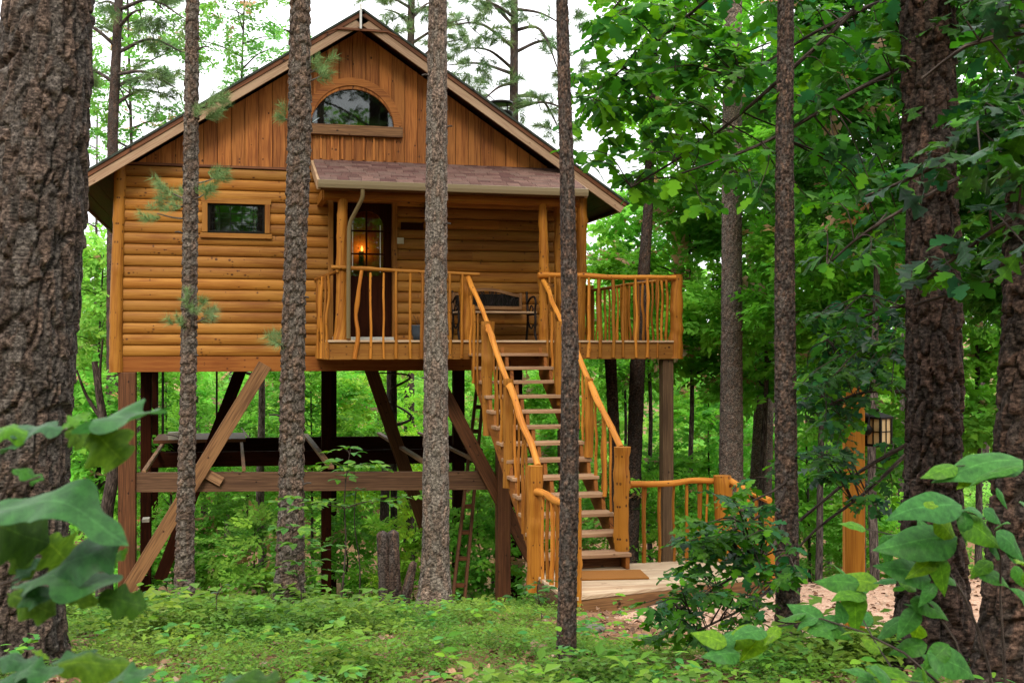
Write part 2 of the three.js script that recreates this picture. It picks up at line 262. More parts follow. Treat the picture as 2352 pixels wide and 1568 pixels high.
// window
{
  const { x0, x1, y0, y1 } = WIN, w = 0.075, fr = part(house, 'window', [box(x1 - x0 + 0.03, w, 0.05, (x0 + x1) / 2, y1 - w / 2, 0.045), box(x1 - x0 + 0.05, w * 0.9, 0.07, (x0 + x1) / 2, y0 + w / 2 - 0.012, 0.05), box(w, y1 - y0 - 2 * w + 0.004, 0.05, x0 + w / 2, (y0 + y1) / 2, 0.045, 1), box(w, y1 - y0 - 2 * w + 0.004, 0.05, x1 - w / 2, (y0 + y1) / 2, 0.045, 1)], M.log[1]);
  const cx = (x0 + x1) / 2, cy = (y0 + y1) / 2, iw = x1 - x0 - 2 * w, ih = y1 - y0 - 2 * w + 0.01;
  part(fr, 'sash', [box(iw, 0.03, 0.03, cx, cy + ih / 2 - 0.015, 0.01), box(iw, 0.03, 0.03, cx, cy - ih / 2 + 0.015, 0.01), box(0.03, ih - 0.06, 0.03, cx - iw / 2 + 0.015, cy, 0.01, 1), box(0.03, ih - 0.06, 0.03, cx + iw / 2 - 0.015, cy, 0.01, 1)], M.metalBlack);
  part(fr, 'pane', box(iw - 0.05, ih - 0.05, 0.006, cx, cy, 0.006, 0, 0), M.pane);
  for (let k = 1; k < 5; k++) part(fr, 'muntin', box(0.008, ih - 0.06, 0.008, cx - iw / 2 + iw * k / 5, cy, 0.013, 1, 0.002), M.metalBlack);
  for (let k = 1; k < 3; k++) part(fr, 'muntin', box(iw - 0.06, 0.008, 0.008, cx, cy - ih / 2 + ih * k / 3, 0.0145, 0, 0.002), M.metalBlack);
  const cur = []; for (let k = 0; k < 9; k++) cur.push(new THREE.CylinderGeometry(0.02, 0.025, 0.62, 6).translate(cx - iw / 2 + (k % 2 ? 0.02 : 0.05) + (k < 4 ? k * 0.045 : iw - 0.42 + k * 0.045), cy, -0.22 - (k % 2) * 0.012).toNonIndexed());
  part(house, 'curtain', cur, M.curtain);
}
// door with arched glass
{
  const { x0, x1, y1 } = DOOR, tw = 0.075;
  const fr = part(house, 'door_frame', [box(tw, y1, 0.06, x0 + tw / 2 - 0.01, y1 / 2, 0.03, 1), box(tw, y1, 0.06, x1 - tw / 2 + 0.01, y1 / 2, 0.03, 1), box(x1 - x0 - 2 * tw + 0.016, tw, 0.056, (x0 + x1) / 2, y1 - tw / 2, 0.03)], M.log[1]);
  part(fr, 'threshold', box(x1 - x0 - 0.1, 0.05, 0.2, (x0 + x1) / 2, 0.026, 0.02), M.greyMetal);
  const dx0 = x0 + 0.07, dx1 = x1 - 0.07, s = new THREE.Shape(); s.moveTo(dx0, 0.06); s.lineTo(dx1, 0.06); s.lineTo(dx1, y1 - 0.08); s.lineTo(dx0, y1 - 0.08); s.closePath();
  const gx0 = 3.24, gx1 = 3.74, gy0 = 0.95, spring = 1.68, cxg = (gx0 + gx1) / 2, rg = (gx1 - gx0) / 2, hole = new THREE.Path(); hole.moveTo(gx0, gy0); hole.lineTo(gx0, spring); for (let k = 1; k <= 14; k++) { const a = Math.PI - k / 14 * Math.PI; hole.lineTo(cxg + rg * Math.cos(a), spring + rg * 0.95 * Math.sin(a)); } hole.lineTo(gx1, gy0); hole.closePath(); s.holes.push(hole);
  const dg = new THREE.ExtrudeGeometry(s, { depth: 0.045, bevelEnabled: false }); grain(dg, 1); dg.translate(0, 0, -0.06);
  const door = part(house, 'door', dg, M.dark);
  const ps = new THREE.Shape(); ps.moveTo(gx0 + 0.002, gy0 + 0.002); ps.lineTo(gx1 - 0.002, gy0 + 0.002); ps.lineTo(gx1 - 0.002, spring); for (let k = 1; k < 14; k++) { const a = k / 14 * Math.PI; ps.lineTo(cxg + (rg - 0.002) * Math.cos(a), spring + rg * 0.93 * Math.sin(a)); } ps.lineTo(gx0 + 0.002, spring);
  const pg = new THREE.ExtrudeGeometry(ps, { depth: 0.006, bevelEnabled: false }); pg.translate(0, 0, -0.042); part(door, 'pane', pg, M.pane);
  part(door, 'muntin', box(0.026, spring + rg * 0.95 - gy0, 0.02, cxg, (gy0 + spring + rg * 0.95) / 2, -0.024, 1), M.dark);
  for (const y of [1.28, 1.62]) part(door, 'muntin', box(gx1 - gx0, 0.026, 0.018, cxg, y, -0.0245, 0), M.dark);
  for (const x of [3.285, 3.695]) part(door, 'muntin', box(0.014, 0.7, 0.016, x, 1.36, -0.025, 1), M.greyMetal);
  part(door, 'handle', [new THREE.SphereGeometry(0.03, 14, 10).toNonIndexed().translate(3.09, 1.0, 0.05), new THREE.CylinderGeometry(0.012, 0.012, 0.07, 10).rotateX(Math.PI / 2).toNonIndexed().translate(3.09, 1.0, 0.015)], M.greyMetal);
}
// small things on the porch wall that are fixed to it
part(house, 'name_board', box(0.34, 0.11, 0.03, 4.16, 1.7, 0.06, 0), M.dark);
part(house, 'switch_plate', [box(0.1, 0.09, 0.03, 3.985, 1.48, 0.055, 0), box(0.03, 0.05, 0.02, 3.985, 1.485, 0.075, 1)], M.white);
part(house, 'porch_light', [box(0.11, 0.2, 0.11, 4.4, 1.98, 0.11, 1), box(0.15, 0.03, 0.15, 4.4, 2.09, 0.11, 0), box(0.06, 0.06, 0.06, 4.4, 2.0, 0.04, 0)], M.metalBlack);
// corner posts: peeled logs
for (const [x, z, y0, y1] of [[0.0, 0.03, -0.45, 2.45], [W + 0.04, 0.05, -0.28, 2.45]]) part(house, 'corner_post', pole([V3(x - 0.02, y0, z), V3(x - 0.015, 0.6, z), V3(x + 0.012, 1.6, z), V3(x + 0.03, y1, z)], 0.095, 0.075, { k: 12, knots: true, bump: 0.1 }), M.pole[1]);
part(house, 'rim_beam', timber(V3(0.05, -0.342, -0.005), V3(W, -0.342, -0.005), 0.215, 0.1), M.rim);
part(house, 'rim_beam', [timber(V3(0.02, -0.34, -0.1), V3(0.02, -0.34, -DEPTH), 0.21, 0.09, V3(1, 0, 0)), timber(V3(W - 0.02, -0.34, -0.1), V3(W - 0.02, -0.34, -DEPTH), 0.21, 0.09, V3(1, 0, 0)), timber(V3(0.08, -0.34, -DEPTH), V3(W - 0.08, -0.34, -DEPTH), 0.21, 0.09)], M.brown);
for (let k = 1; k < 16; k++) part(house, 'floor_joist', timber(V3(k * W / 16, -0.33, -0.07), V3(k * W / 16, -0.33, -DEPTH + 0.06), 0.18, 0.045, V3(1, 0, 0)), M.brown);
part(house, 'subfloor', box(W - 0.1, 0.02, DEPTH - 0.1, W / 2, -0.225, -DEPTH / 2, 0, 0), M.brown);
// gable: vertical boards cut to the roof and round the half-round window
const ARC = { x: 3.28, y: 3.08, r: 0.62, c: 0.72 };
{
  const y0 = 2.5, n = 35, bw = W / n, top = (x) => roofY(x) - 0.2;
  for (let i = 0; i < n; i++) {
    const a = i * bw + 0.005, b = (i + 1) * bw - 0.005, f = 0.022 + rr(0, 0.006), add = (pts) => { const s = new THREE.Shape(pts.map((p) => new THREE.Vector2(...p))), g = new THREE.ExtrudeGeometry(s, { depth: f, bevelEnabled: true, bevelSize: 0.002, bevelThickness: 0.002, bevelSegments: 1 }); grain(g, 1); g.translate(0, 0, 0.018); part(house, 'gable_board', g, pick(M.board)); };
    const tops = a < RIDGE && b > RIDGE ? [[b, top(b)], [RIDGE, top(RIDGE)], [a, top(a)]] : [[b, top(b)], [a, top(a)]];
    if (tops.some((p) => p[1] < y0 + 0.03)) { if (top(b) > y0 + 0.03) add([[Math.max(a, b - (top(b) - y0) / SLOPE), y0], [b, y0], [b, top(b)]]); else if (top(a) > y0 + 0.03) add([[a, y0], [Math.min(b, a + (top(a) - y0) / SLOPE), y0], [a, top(a)]]); continue; }
    const arc = (x) => ARC.y + Math.sqrt(Math.max(0, ARC.r * ARC.r - (x - ARC.x) ** 2)), inside = (x) => Math.abs(x - ARC.x) < ARC.r - 0.004;
    if (b > ARC.x - ARC.r && a < ARC.x + ARC.r) {
      const lo = Math.max(a, ARC.x - ARC.r), hi = Math.min(b, ARC.x + ARC.r), under = []; for (let k = 0; k <= 5; k++) { const x = lerp(lo, hi, k / 5); under.push([x, arc(x)]); }
      const up = [...(a < lo ? [[a, ARC.y]] : []), ...under, ...(b > hi ? [[b, ARC.y]] : [])];
      add([...up, ...tops]); add([[a, y0], [b, y0], [b, ARC.y - 0.0], [a, ARC.y - 0.0]]);
    } else add([[a, y0], [b, y0], ...tops]);
  }
  // backing with the window hole
  const s = new THREE.Shape([[0.1, 2.47], [W - 0.1, 2.47], [W - 0.1, top(W - 0.1) + 0.02], [RIDGE, top(RIDGE)], [0.1, top(0.1) + 0.02]].map((p) => new THREE.Vector2(...p))), h = new THREE.Path(); h.moveTo(ARC.x - ARC.r + 0.03, ARC.y + 0.03); for (let k = 1; k <= 24; k++) { const a = Math.PI - k / 24 * Math.PI; h.lineTo(ARC.x + (ARC.r - 0.03) * Math.cos(a), ARC.y + 0.03 + (ARC.r - 0.04) * Math.sin(a)); } h.closePath(); s.holes.push(h);
  const g = new THREE.ExtrudeGeometry(s, { depth: 0.1, bevelEnabled: false }); grain(g, 1); g.translate(0, 0, -0.085); part(house, 'gable_wall', g, M.dark);
  const s2 = new THREE.Shape([[0.1, 2.47], [W - 0.1, 2.47], [W - 0.1, top(W - 0.1)], [RIDGE, top(RIDGE)], [0.1, top(0.1)]].map((p) => new THREE.Vector2(...p))), g2 = new THREE.ExtrudeGeometry(s2, { depth: 0.1, bevelEnabled: false }); grain(g2, 1); g2.translate(0, 0, -DEPTH); part(house, 'rear_gable', g2, M.board[1]);
  part(house, 'drip_board', box(W - 0.1, 0.035, 0.05, W / 2, 2.487, 0.03, 0), M.fasciaBrown);
}
{ // half-round window
  const cas = new THREE.Shape(), hole = new THREE.Path(); cas.moveTo(ARC.x + ARC.c, ARC.y + 0.06); for (let k = 1; k <= 30; k++) { const a = k / 30 * Math.PI; cas.lineTo(ARC.x + ARC.c * Math.cos(a), ARC.y + 0.06 + ARC.c * Math.sin(a)); }
  hole.moveTo(ARC.x - ARC.r + 0.01, ARC.y + 0.061); for (let k = 1; k <= 30; k++) { const a = Math.PI - k / 30 * Math.PI; hole.lineTo(ARC.x + (ARC.r - 0.01) * Math.cos(a), ARC.y + 0.061 + (ARC.r - 0.01) * Math.sin(a)); } hole.closePath(); cas.holes.push(hole);
  const cg = new THREE.ExtrudeGeometry(cas, { depth: 0.03, bevelEnabled: true, bevelSize: 0.003, bevelThickness: 0.003, bevelSegments: 1 }); grain(cg, 0); cg.translate(0, 0, 0.03);
  const win = part(house, 'arched_window', cg, M.board[0]);
  const ps = new THREE.Shape(); ps.moveTo(ARC.x + ARC.r - 0.012, ARC.y + 0.05); for (let k = 1; k <= 30; k++) { const a = k / 30 * Math.PI; ps.lineTo(ARC.x + (ARC.r - 0.012) * Math.cos(a), ARC.y + 0.05 + (ARC.r - 0.012) * Math.sin(a)); } ps.closePath();
  const pg = new THREE.ExtrudeGeometry(ps, { depth: 0.008, bevelEnabled: false }); pg.translate(0, 0, 0.012); part(win, 'pane', pg, M.pane);
  part(win, 'sill', box(1.46, 0.15, 0.1, ARC.x + 0.0, ARC.y - 0.0, 0.07, 0), M.timber[0]);
  for (let k = 0; k < 9; k++) part(win, 'batten', box(0.03, 0.34, 0.025, ARC.x - 0.62 + k * 0.155, ARC.y - 0.255, 0.058, 1), M.board[2]);
}
// main roof: soffit boards, rake boards, roof deck, shingle edge, tie at the peak
const slopeDir = (s) => V3(s * 1, -SLOPE, 0).normalize(), LEN = (RIDGE + OVER) / Math.cos(Math.atan(SLOPE));
for (const s of [-1, 1]) {
  const d = slopeDir(s), nrm = V3(s * SLOPE, 1, 0).normalize(), from = V3(RIDGE, ROOF0, 0), P = (t, h, z) => from.clone().addScaledVector(d, t).addScaledVector(nrm, h).setZ(z);
  const slab = (t0, t1, h0, h1, z0, z1, ax = 2) => { const g = box(t1 - t0, h1 - h0, z1 - z0, 0, 0, 0, ax, 0.003); g.applyMatrix4(new THREE.Matrix4().makeBasis(d, nrm, V3(0, 0, 1).multiplyScalar(s > 0 ? 1 : 1)).setPosition(P((t0 + t1) / 2, (h0 + h1) / 2, (z0 + z1) / 2))); if (s < 0) { /* left-handed basis: turn faces */ const ix = g.index; if (ix) for (let i = 0; i < ix.count; i += 3) { const q = ix.getX(i); ix.setX(i, ix.getX(i + 1)); ix.setX(i + 1, q); } else for (const k of ['position', 'normal', 'uv']) { const q = g.attributes[k], n = q.itemSize; for (let i = 0; i < q.count; i += 3) for (let c = 0; c < n; c++) { const w = q.array[i * n + c]; q.array[i * n + c] = q.array[(i + 1) * n + c]; q.array[(i + 1) * n + c] = w; } } g.computeVertexNormals(); } return g; };
  const trim = 0.14;
  part(house, 'roof', slab(0.0, LEN, -0.075, -0.018, -DEPTH - 0.4, ZO - 0.045, 0), M.brown);
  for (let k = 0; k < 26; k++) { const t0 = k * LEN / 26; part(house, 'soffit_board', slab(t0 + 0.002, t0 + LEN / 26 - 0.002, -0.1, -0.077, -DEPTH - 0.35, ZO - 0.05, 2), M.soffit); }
  for (let k = 0; k < 5; k++) part(house, 'roof_shingles', slab(k * LEN / 5 + 0.002, (k + 1) * LEN / 5 + 0.03 - (k === 4 ? 0.0 : 0), -0.0175 + 0.004 * k * 0, 0.012 + k * 0.0005, -DEPTH - 0.42, ZO + 0.03, 2), roofEdge).userData.kind = undefined;
  part(house, 'drip_trim', slab(0.0, LEN, -0.075, -0.0185, ZO - 0.043, ZO + 0.012, 0), M.fasciaBrown);
  part(house, 'rake_board', slab(0.0, LEN - 0.01, -0.19, -0.077, ZO - 0.048, ZO - 0.006, 0), M.rake);
  part(house, 'eave_board', slab(LEN - 0.03, LEN, -0.16, -0.102, -DEPTH - 0.35, ZO - 0.06, 2), M.fasciaBrown);
  // the far rake, and lookouts under the overhang
  part(house, 'rake_board', slab(0.0, LEN - 0.01, -0.2, -0.102, -DEPTH - 0.4, -DEPTH - 0.36, 0), M.fascia);
}
{ const t = part(house, 'gable_tie', [timber(V3(RIDGE - 0.36, 4.46, ZO + 0.012), V3(RIDGE + 0.36, 4.46, ZO + 0.012), 0.035, 0.03), timber(V3(RIDGE - 0.36, 4.46, ZO + 0.011), V3(RIDGE - 0.55, 4.385, ZO + 0.011), 0.025, 0.025), timber(V3(RIDGE + 0.36, 4.46, ZO + 0.011), V3(RIDGE + 0.55, 4.385, ZO + 0.011), 0.025, 0.025)], M.fasciaBrown);
  part(t, 'finial', box(0.032, 0.36, 0.02, RIDGE - 0.03, 4.645, ZO + 0.045, 1), M.greyMetal); const tri = new THREE.Shape([[RIDGE - 0.2, 4.48], [RIDGE + 0.2, 4.48], [RIDGE, 4.62]].map((p) => new THREE.Vector2(...p))); part(t, 'panel', grain(new THREE.ExtrudeGeometry(tri, { depth: 0.01, bevelEnabled: false }).translate(0, 0, ZO - 0.06), 0), M.brown); }
{ // stove pipe with its cap
  const x = 6.24, z = -3, lathe = (pts) => new THREE.LatheGeometry(pts.map((p) => new THREE.Vector2(...p)), 28).translate(x, 0, z);
  const c = part(house, 'chimney', lathe([[0.0001, 2.7], [0.15, 2.7], [0.15, 4.02], [0.215, 4.05], [0.22, 4.12], [0.2, 4.13], [0.12, 4.13], [0.0001, 4.128]]), M.metalBlack);
  part(c, 'chimney_cap', [lathe([[0.0001, 4.255], [0.21, 4.255], [0.225, 4.275], [0.21, 4.305], [0.0001, 4.33]]).toNonIndexed(), ...[0, 1, 2, 3].map((k) => new THREE.BoxGeometry(0.018, 0.14, 0.006).translate(0.17, 4.19, 0).rotateY(k * Math.PI / 2 + 0.5).translate(x, 0, z).toNonIndexed())], M.metalBlack);
}
// porch roof
{
  const x0 = 2.7, x1 = 6.47, zw = 0.02, ze = 1.32, yw = 2.64, ye = 2.17, d = V3(0, ye - yw, ze - zw), L = d.length(); d.normalize(); const nrm = V3(0, d.z, -d.y);
  const slab = (a, b, t0, t1, h0, h1, r = 0.003, tilt = 0) => { const g = box(b - a, h1 - h0, t1 - t0, 0, 0, 0, 0, r); g.rotateX(tilt); g.applyMatrix4(new THREE.Matrix4().makeBasis(V3(1, 0, 0), nrm, d).setPosition(V3((a + b) / 2, yw, zw).addScaledVector(d, (t0 + t1) / 2).addScaledVector(nrm, (h0 + h1) / 2))); return g; };
  const pr = part(house, 'porch_roof', slab(x0 + 0.02, x1 - 0.02, 0, L - 0.01, -0.06, -0.012), M.brown);
  const rows = 11, e = (L + 0.015) / rows;
  for (let r = 0; r < rows; r++) { let x = x0 - R() * 0.25; while (x < x1) { const w = rr(0.14, 0.26), a = Math.max(x0, x), b = Math.min(x1, x + w); if (b - a > 0.03) part(pr, 'shingle', slab(a + 0.003, b - 0.003, r * e, (r + 1) * e + 0.03, -0.002 + rr(0, 0.003), 0.008 + rr(0, 0.004), 0, 0.045), pick(shingleMats)); x += w; } }
  for (let k = 0; k < 9; k++) part(pr, 'ceiling_board', slab(x0 + 0.03, x1 - 0.03, 0.03 + k * (L - 0.06) / 9, 0.026 + (k + 1) * (L - 0.06) / 9, -0.08, -0.062), M.board[k % 4]);
  part(pr, 'barge_board', slab(x0 - 0.03, x0 + 0.018, -0.01, L + 0.02, -0.14, -0.004), M.fascia); part(pr, 'barge_board', slab(x1 - 0.018, x1 + 0.03, -0.01, L + 0.02, -0.14, -0.004), M.fascia);
  part(pr, 'fascia_board', box(x1 - x0 - 0.04, 0.12, 0.03, (x0 + x1) / 2, 2.09, 1.275, 0), M.brown);
  const gs = new THREE.Shape(); gs.moveTo(0, 0.1); gs.lineTo(0, 0.02); gs.lineTo(0.03, 0); gs.lineTo(0.07, 0.005); gs.lineTo(0.09, 0.05); gs.lineTo(0.1, 0.1); gs.lineTo(0.09, 0.105); gs.lineTo(0.08, 0.052); gs.lineTo(0.062, 0.015); gs.lineTo(0.032, 0.012); gs.lineTo(0.012, 0.025); gs.lineTo(0.012, 0.1);
  const gg = new THREE.ExtrudeGeometry(gs, { depth: x1 - x0 + 0.04, bevelEnabled: false }); gg.rotateY(-Math.PI / 2); gg.scale(1, 1, 1); gg.applyMatrix4(new THREE.Matrix4().makeScale(1, 1, 1)); gg.translate(x1 + 0.02, 2.05, 1.293);
  const gu = part(house, 'gutter', gg, M.gutter);
  part(gu, 'downspout', pole([V3(3.28, 2.06, 1.33), V3(3.28, 1.95, 1.32), V3(3.19, 1.74, 1.2), V3(3.13, 1.6, 1.14), V3(3.115, 1.2, 1.13), V3(3.11, 0.6, 1.13), V3(3.11, 0.02, 1.13)], 0.029, 0.029, { k: 10, bump: 0.0, n: 40 }), M.spout);
  part(house, 'porch_beam', pole([V3(2.78, 2.0, 1.0), V3(4.5, 2.01, 1.0), V3(6.45, 2.0, 1.0)], 0.075, 0.07, { k: 10, knots: true }), M.pole[3]);
  part(house, 'porch_beam', [timber(V3(2.8, 2.02, 0.05), V3(2.8, 2.02, 0.95), 0.14, 0.08, V3(1, 0, 0)), timber(V3(6.4, 2.02, 0.05), V3(6.4, 2.02, 0.95), 0.14, 0.08, V3(1, 0, 0))], M.pole[3]);
}
// deck: boards, fascia, joists
const DZ = 1.086, deckEdge = (z) => 7.9 + (z - DZ) * 0.155;
{
  const dk = part(house, 'deck_frame', [box(0.04, 0.22, 1.02, 2.88, -0.155, 0.55, 2), ...[3.6, 4.3, 5.0, 5.7, 6.4, 7.1].map((x) => box(0.04, 0.2, 1.0, x, -0.145, 0.55, 2)), ...[-0.3, -0.85, -1.4].map((z) => box(0.7, 0.2, 0.04, 7.2, -0.145, z, 0))], M.brown);
  for (let k = 0; k < 8; k++) { const z = DZ + 0.03 - 0.07 - k * 0.141; part(dk, 'deck_board', box(deckEdge(z) - 2.84, 0.03, 0.137, (deckEdge(z) + 2.84) / 2, -0.016, z, 0), pick(M.deck)); }
  for (let k = 8; k < 20; k++) { const z = DZ + 0.03 - 0.07 - k * 0.141; part(dk, 'deck_board', box(deckEdge(z) - 6.9, 0.03, 0.137, (deckEdge(z) + 6.9) / 2, -0.016, z, 0), pick(M.deck)); }
  part(house, 'deck_fascia', box(4.86 - 2.86, 0.24, 0.04, (4.86 + 2.86) / 2, -0.152, DZ - 0.022, 0), M.log[1]);
  part(house, 'deck_fascia', box(7.93 - 4.864, 0.24, 0.04, (7.93 + 4.864) / 2, -0.152, DZ - 0.02, 0), M.log[3]);
  part(house, 'deck_fascia', timber(V3(2.85, -0.152, DZ - 0.05), V3(2.77, -0.152, 0.06), 0.24, 0.035, V3(1, 0, 0)), M.log[2]);
  part(house, 'deck_fascia', timber(V3(7.92, -0.152, DZ - 0.05), V3(7.5, -0.152, -1.62), 0.24, 0.035, V3(1, 0, 0)), M.log[2]);
}
// porch posts (peeled logs)
const post = (root, pts, r0, r1, o = {}) => part(root, 'post', pole(pts, r0, r1, { k: 12, knots: true, bump: 0.13, ...o }), o.mat ?? M.pole[0]);
post(house, [V3(3.035, 0, 0.99), V3(3.035, 0.7, 0.99), V3(3.03, 1.3, 0.99), V3(3.045, 1.97, 0.99)], 0.088, 0.066, { flare: 0.28 });
post(house, [V3(5.945, 0, 1.0), V3(5.94, 0.6, 1.0), V3(5.93, 1.2, 1.0), V3(5.915, 1.97, 1.0)], 0.09, 0.06, { bump: 0.16 });
post(house, [V3(6.33, 0, 0.5), V3(6.34, 0.5, 0.5), V3(6.3, 1.1, 0.5), V3(6.3, 2.05, 0.5)], 0.075, 0.055, { bump: 0.3, mat: M.pole[1] });
post(house, [V3(4.79, -0.02, 1.0), V3(4.79, 0.5, 1.0), V3(4.78, 0.93, 1.0)], 0.1, 0.085);
post(house, [V3(7.965, -0.27, 1.02), V3(7.97, 0.3, 1.02), V3(7.98, 0.98, 1.02)], 0.098, 0.082, { bump: 0.22 });
post(house, [V3(7.68, 0, -0.42), V3(7.68, 0.86, -0.42)], 0.07, 0.06); post(house, [V3(7.47, -0.2, -1.6), V3(7.47, 0.95, -1.6)], 0.075, 0.065);
// deck railings with branch balusters
function railing(root, a, b, feet, o = {}) {
  const r = part(root, 'railing', stick(a, b, o.r ?? 0.036, { wob: o.wob ?? 0.012, k: 9, r1: (o.r ?? 0.036) * 0.85 }), o.mat ?? pick(M.pole));
  for (const [p, q, rad, w] of feet) part(r, 'baluster', stick(p, q, rad ?? rr(0.014, 0.022), { wob: w ?? 0.012, bump: 0.2 }), pick(M.pole));
  return r;
}
const u2x = (u, z = DZ) => { const k = (z - EYE[2]) / (at(u, 784, 1).z - EYE[2]); return EYE[0] + (at(u, 784, 1).x - EYE[0]) * k; };
{
  const zf = DZ + 0.022, B = (u, top = 0.93, bot = -0.26, lean = 0, r, w) => { const x = u2x(u); return [V3(x - lean, bot, zf), V3(x, top, zf - 0.012), r, w]; };
  railing(house, V3(2.88, 1.0, DZ - 0.01), V3(4.96, 0.93, DZ), [B(830, 0.96, -0.26, 0.1, 0.03, 0.035), B(850), B(881), B(909, 0.95, -0.26, 0, 0.022), B(942), B(970, 0.94, -0.26, 0.02, 0.024), B(1003), B(1033), B(1062, 0.94, -0.25, 0.015)].map((q) => [q[0], q[1], q[2], q[3]]), { r: 0.03, mat: M.pole[1] });
  railing(house, V3(2.74, 0.88, 0.06), V3(2.96, 0.95, DZ), [0.1, 0.2, 0.42, 0.66, 0.88].map((t, i) => { const z = lerp(0.1, DZ, t), x = lerp(2.745, 2.84, t); return [V3(x, -0.26, z), V3(x + 0.02, 0.9, z), i < 1 ? 0.035 : rr(0.018, 0.026), 0.02]; }), { r: 0.026, mat: M.pole[3] });
  railing(house, V3(5.82, 0.93, DZ), V3(7.93, 0.93, DZ + 0.01), [1262, 1274, 1304, 1319, 1331, 1352, 1376, 1407, 1432, 1459, 1486, 1511].map((u, i) => B(u, 0.92, -0.25, (i % 3 - 1) * 0.012, i === 7 ? 0.03 : rr(0.016, 0.026), 0.016)), { r: 0.04, mat: M.pole[2], wob: 0.03 });
  railing(house, V3(7.94, 0.92, 0.95), V3(7.45, 0.86, -1.62), Array.from({ length: 18 }, (_, k) => { const t = (k + 0.7) / 18.5, z = lerp(1.0, -1.6, t), x = deckEdge(z); return [V3(x, -0.2, z), V3(x - 0.01, 0.9 - 0.04 * t, z), rr(0.015, 0.022), 0.016]; }), { r: 0.03, mat: M.pole[0] });
  railing(house, V3(7.45, 0.86, -1.62), V3(6.85, 0.86, -1.62), [7.3, 7.15, 7.0].map((x) => [V3(x, -0.2, -1.62), V3(x, 0.85, -1.62), 0.018, 0.014]), { r: 0.028, mat: M.pole[1] });
}
// stilts, braces and the lower frame
const gy = (x, z) => groundH(x, z) - 0.15;
const stilt = (x, z, w, mat, top = -0.45) => part(house, 'stilt', box(w, top - gy(x, z), w, x, (top + gy(x, z)) / 2, z, 1, 0.012), mat);
stilt(0.13, -0.02, 0.235, M.brown); stilt(5.53, 0.14, 0.2, M.brown, -0.3); stilt(6.6, -0.1, 0.2, M.brown);
for (const [x, w] of [[0.17, 0.17], [3.14, 0.165], [5.45, 0.17], [6.52, 0.2]]) stilt(x, -3, w, M.dark);  // inner rows coloured darker, for the shade under the cabin
for (const [x, w] of [[0.1, 0.16], [3.5, 0.16], [6.1, 0.16]]) stilt(x, -6, w, M.dark);  // back row in the same shade-darkened wood colour
part(house, 'deck_stilt', box(0.17, -0.28 - gy(7.84, 0.95), 0.17, 7.84, (-0.28 + gy(7.84, 0.95)) / 2, 0.95, 1, 0.01), M.greyPole);
part(house, 'lower_beam', timber(V3(0.25, -2.0, 0.0), V3(5.42, -2.12, 0.0), 0.275, 0.1), M.timber[1]);
part(house, 'lower_beam', timber(V3(0.25, -1.98, -3), V3(5.9, -2.03, -3), 0.25, 0.1), M.dark); part(house, 'lower_beam', timber(V3(0.15, -1.98, -5.9), V3(6.2, -2.03, -5.9), 0.26, 0.1), M.dark);  // rear beams also carry the under-floor shade in their colour
for (const [u, w] of [[330, 0.06], [560, 0.05], [760, 0.09], [985, 0.09], [1105, 0.06]]) { const p = u2x(u, 0); part(house, 'lower_joist', timber(V3(p, -1.86, 0.03), V3(p, -1.83, -5.9), 0.05, w, V3(1, 0, 0)), M.timber[2]); }
part(house, 'lower_platform', box(1.6, 0.06, 1.5, 1.0, -1.78, -5.0, 0), M.brown); part(house, 'hoist_box', box(0.22, 0.16, 0.2, 0.56, -1.7, -4.4, 0), M.white);
part(house, 'hanger_rod', pole([V3(0.27, -0.4, -5.9), V3(0.27, -1.85, -5.9)], 0.024, 0.024, { bump: 0, k: 8 }), M.steel); part(house, 'hanger_rod', pole([V3(1.27, -0.4, -5.9), V3(1.27, -1.85, -5.9)], 0.02, 0.02, { bump: 0, k: 8 }), M.steel);
part(house, 'brace', timber(V3(2.02, -0.35, 0.1), V3(0.07, -3.62, 0.16), 0.2, 0.09), M.timber[0], 'light brown front brace leaning to the left');
part(house, 'brace', timber(V3(4.4, -0.35, 0.1), V3(5.98, -3.3, 0.12), 0.2, 0.09), M.brown);
part(house, 'brace', timber(V3(1.75, -0.35, -2.86), V3(0.4, -3.95, -2.86), 0.2, 0.1), M.dark); part(house, 'brace', timber(V3(3.85, -0.35, -2.86), V3(5.1, -4.0, -2.86), 0.22, 0.1), M.brown);  // left one coloured dark like the shaded posts
part(house, 'brace', timber(V3(1.15, -1.86, 0.08), V3(1.42, -2.02, 0.1), 0.14, 0.04), M.timber[2]); part(house, 'bracket', box(0.1, 0.05, 0.2, 0.34, -2.62, -0.6, 0), M.white);

// ------------------------------------------------------------------ the stairs
const RISE = 0.1844, RUN = 0.2857, SX = 4.815, SW = 1.07;
const stairs = thing('staircase', 'open wooden staircase with peeled log handrails climbing to the porch', 'staircase', [SX + SW / 2, -2.58, 4.7]);
for (let n = 1; n <= 13; n++) part(stairs, 'tread', box(SW + 0.02, 0.042, 0.3, SX + SW / 2, -RISE * n - 0.021, DZ + RUN * n - 0.15, 0, 0.006), pick(M.tread));
for (const x of [SX + 0.05, SX + SW * 0.45, SX + SW - 0.03]) { // sawtooth stringers
  const s = new THREE.Shape(); s.moveTo(DZ + 0.0, -0.1); for (let n = 1; n <= 13; n++) { s.lineTo(DZ + RUN * (n - 1) + 0.02, -RISE * n - 0.043); s.lineTo(DZ + RUN * n - 0.02, -RISE * n - 0.043); } s.lineTo(DZ + RUN * 13 - 0.02, -2.575); s.lineTo(DZ + RUN * 13 - 0.3, -2.575); s.lineTo(DZ + 0.0, -0.5);
  const g = new THREE.ExtrudeGeometry(s, { depth: 0.045, bevelEnabled: false }); g.rotateY(-Math.PI / 2); grain(g, 2); g.translate(x + 0.022, 0, 0); part(stairs, 'stringer', g, M.rim);
}
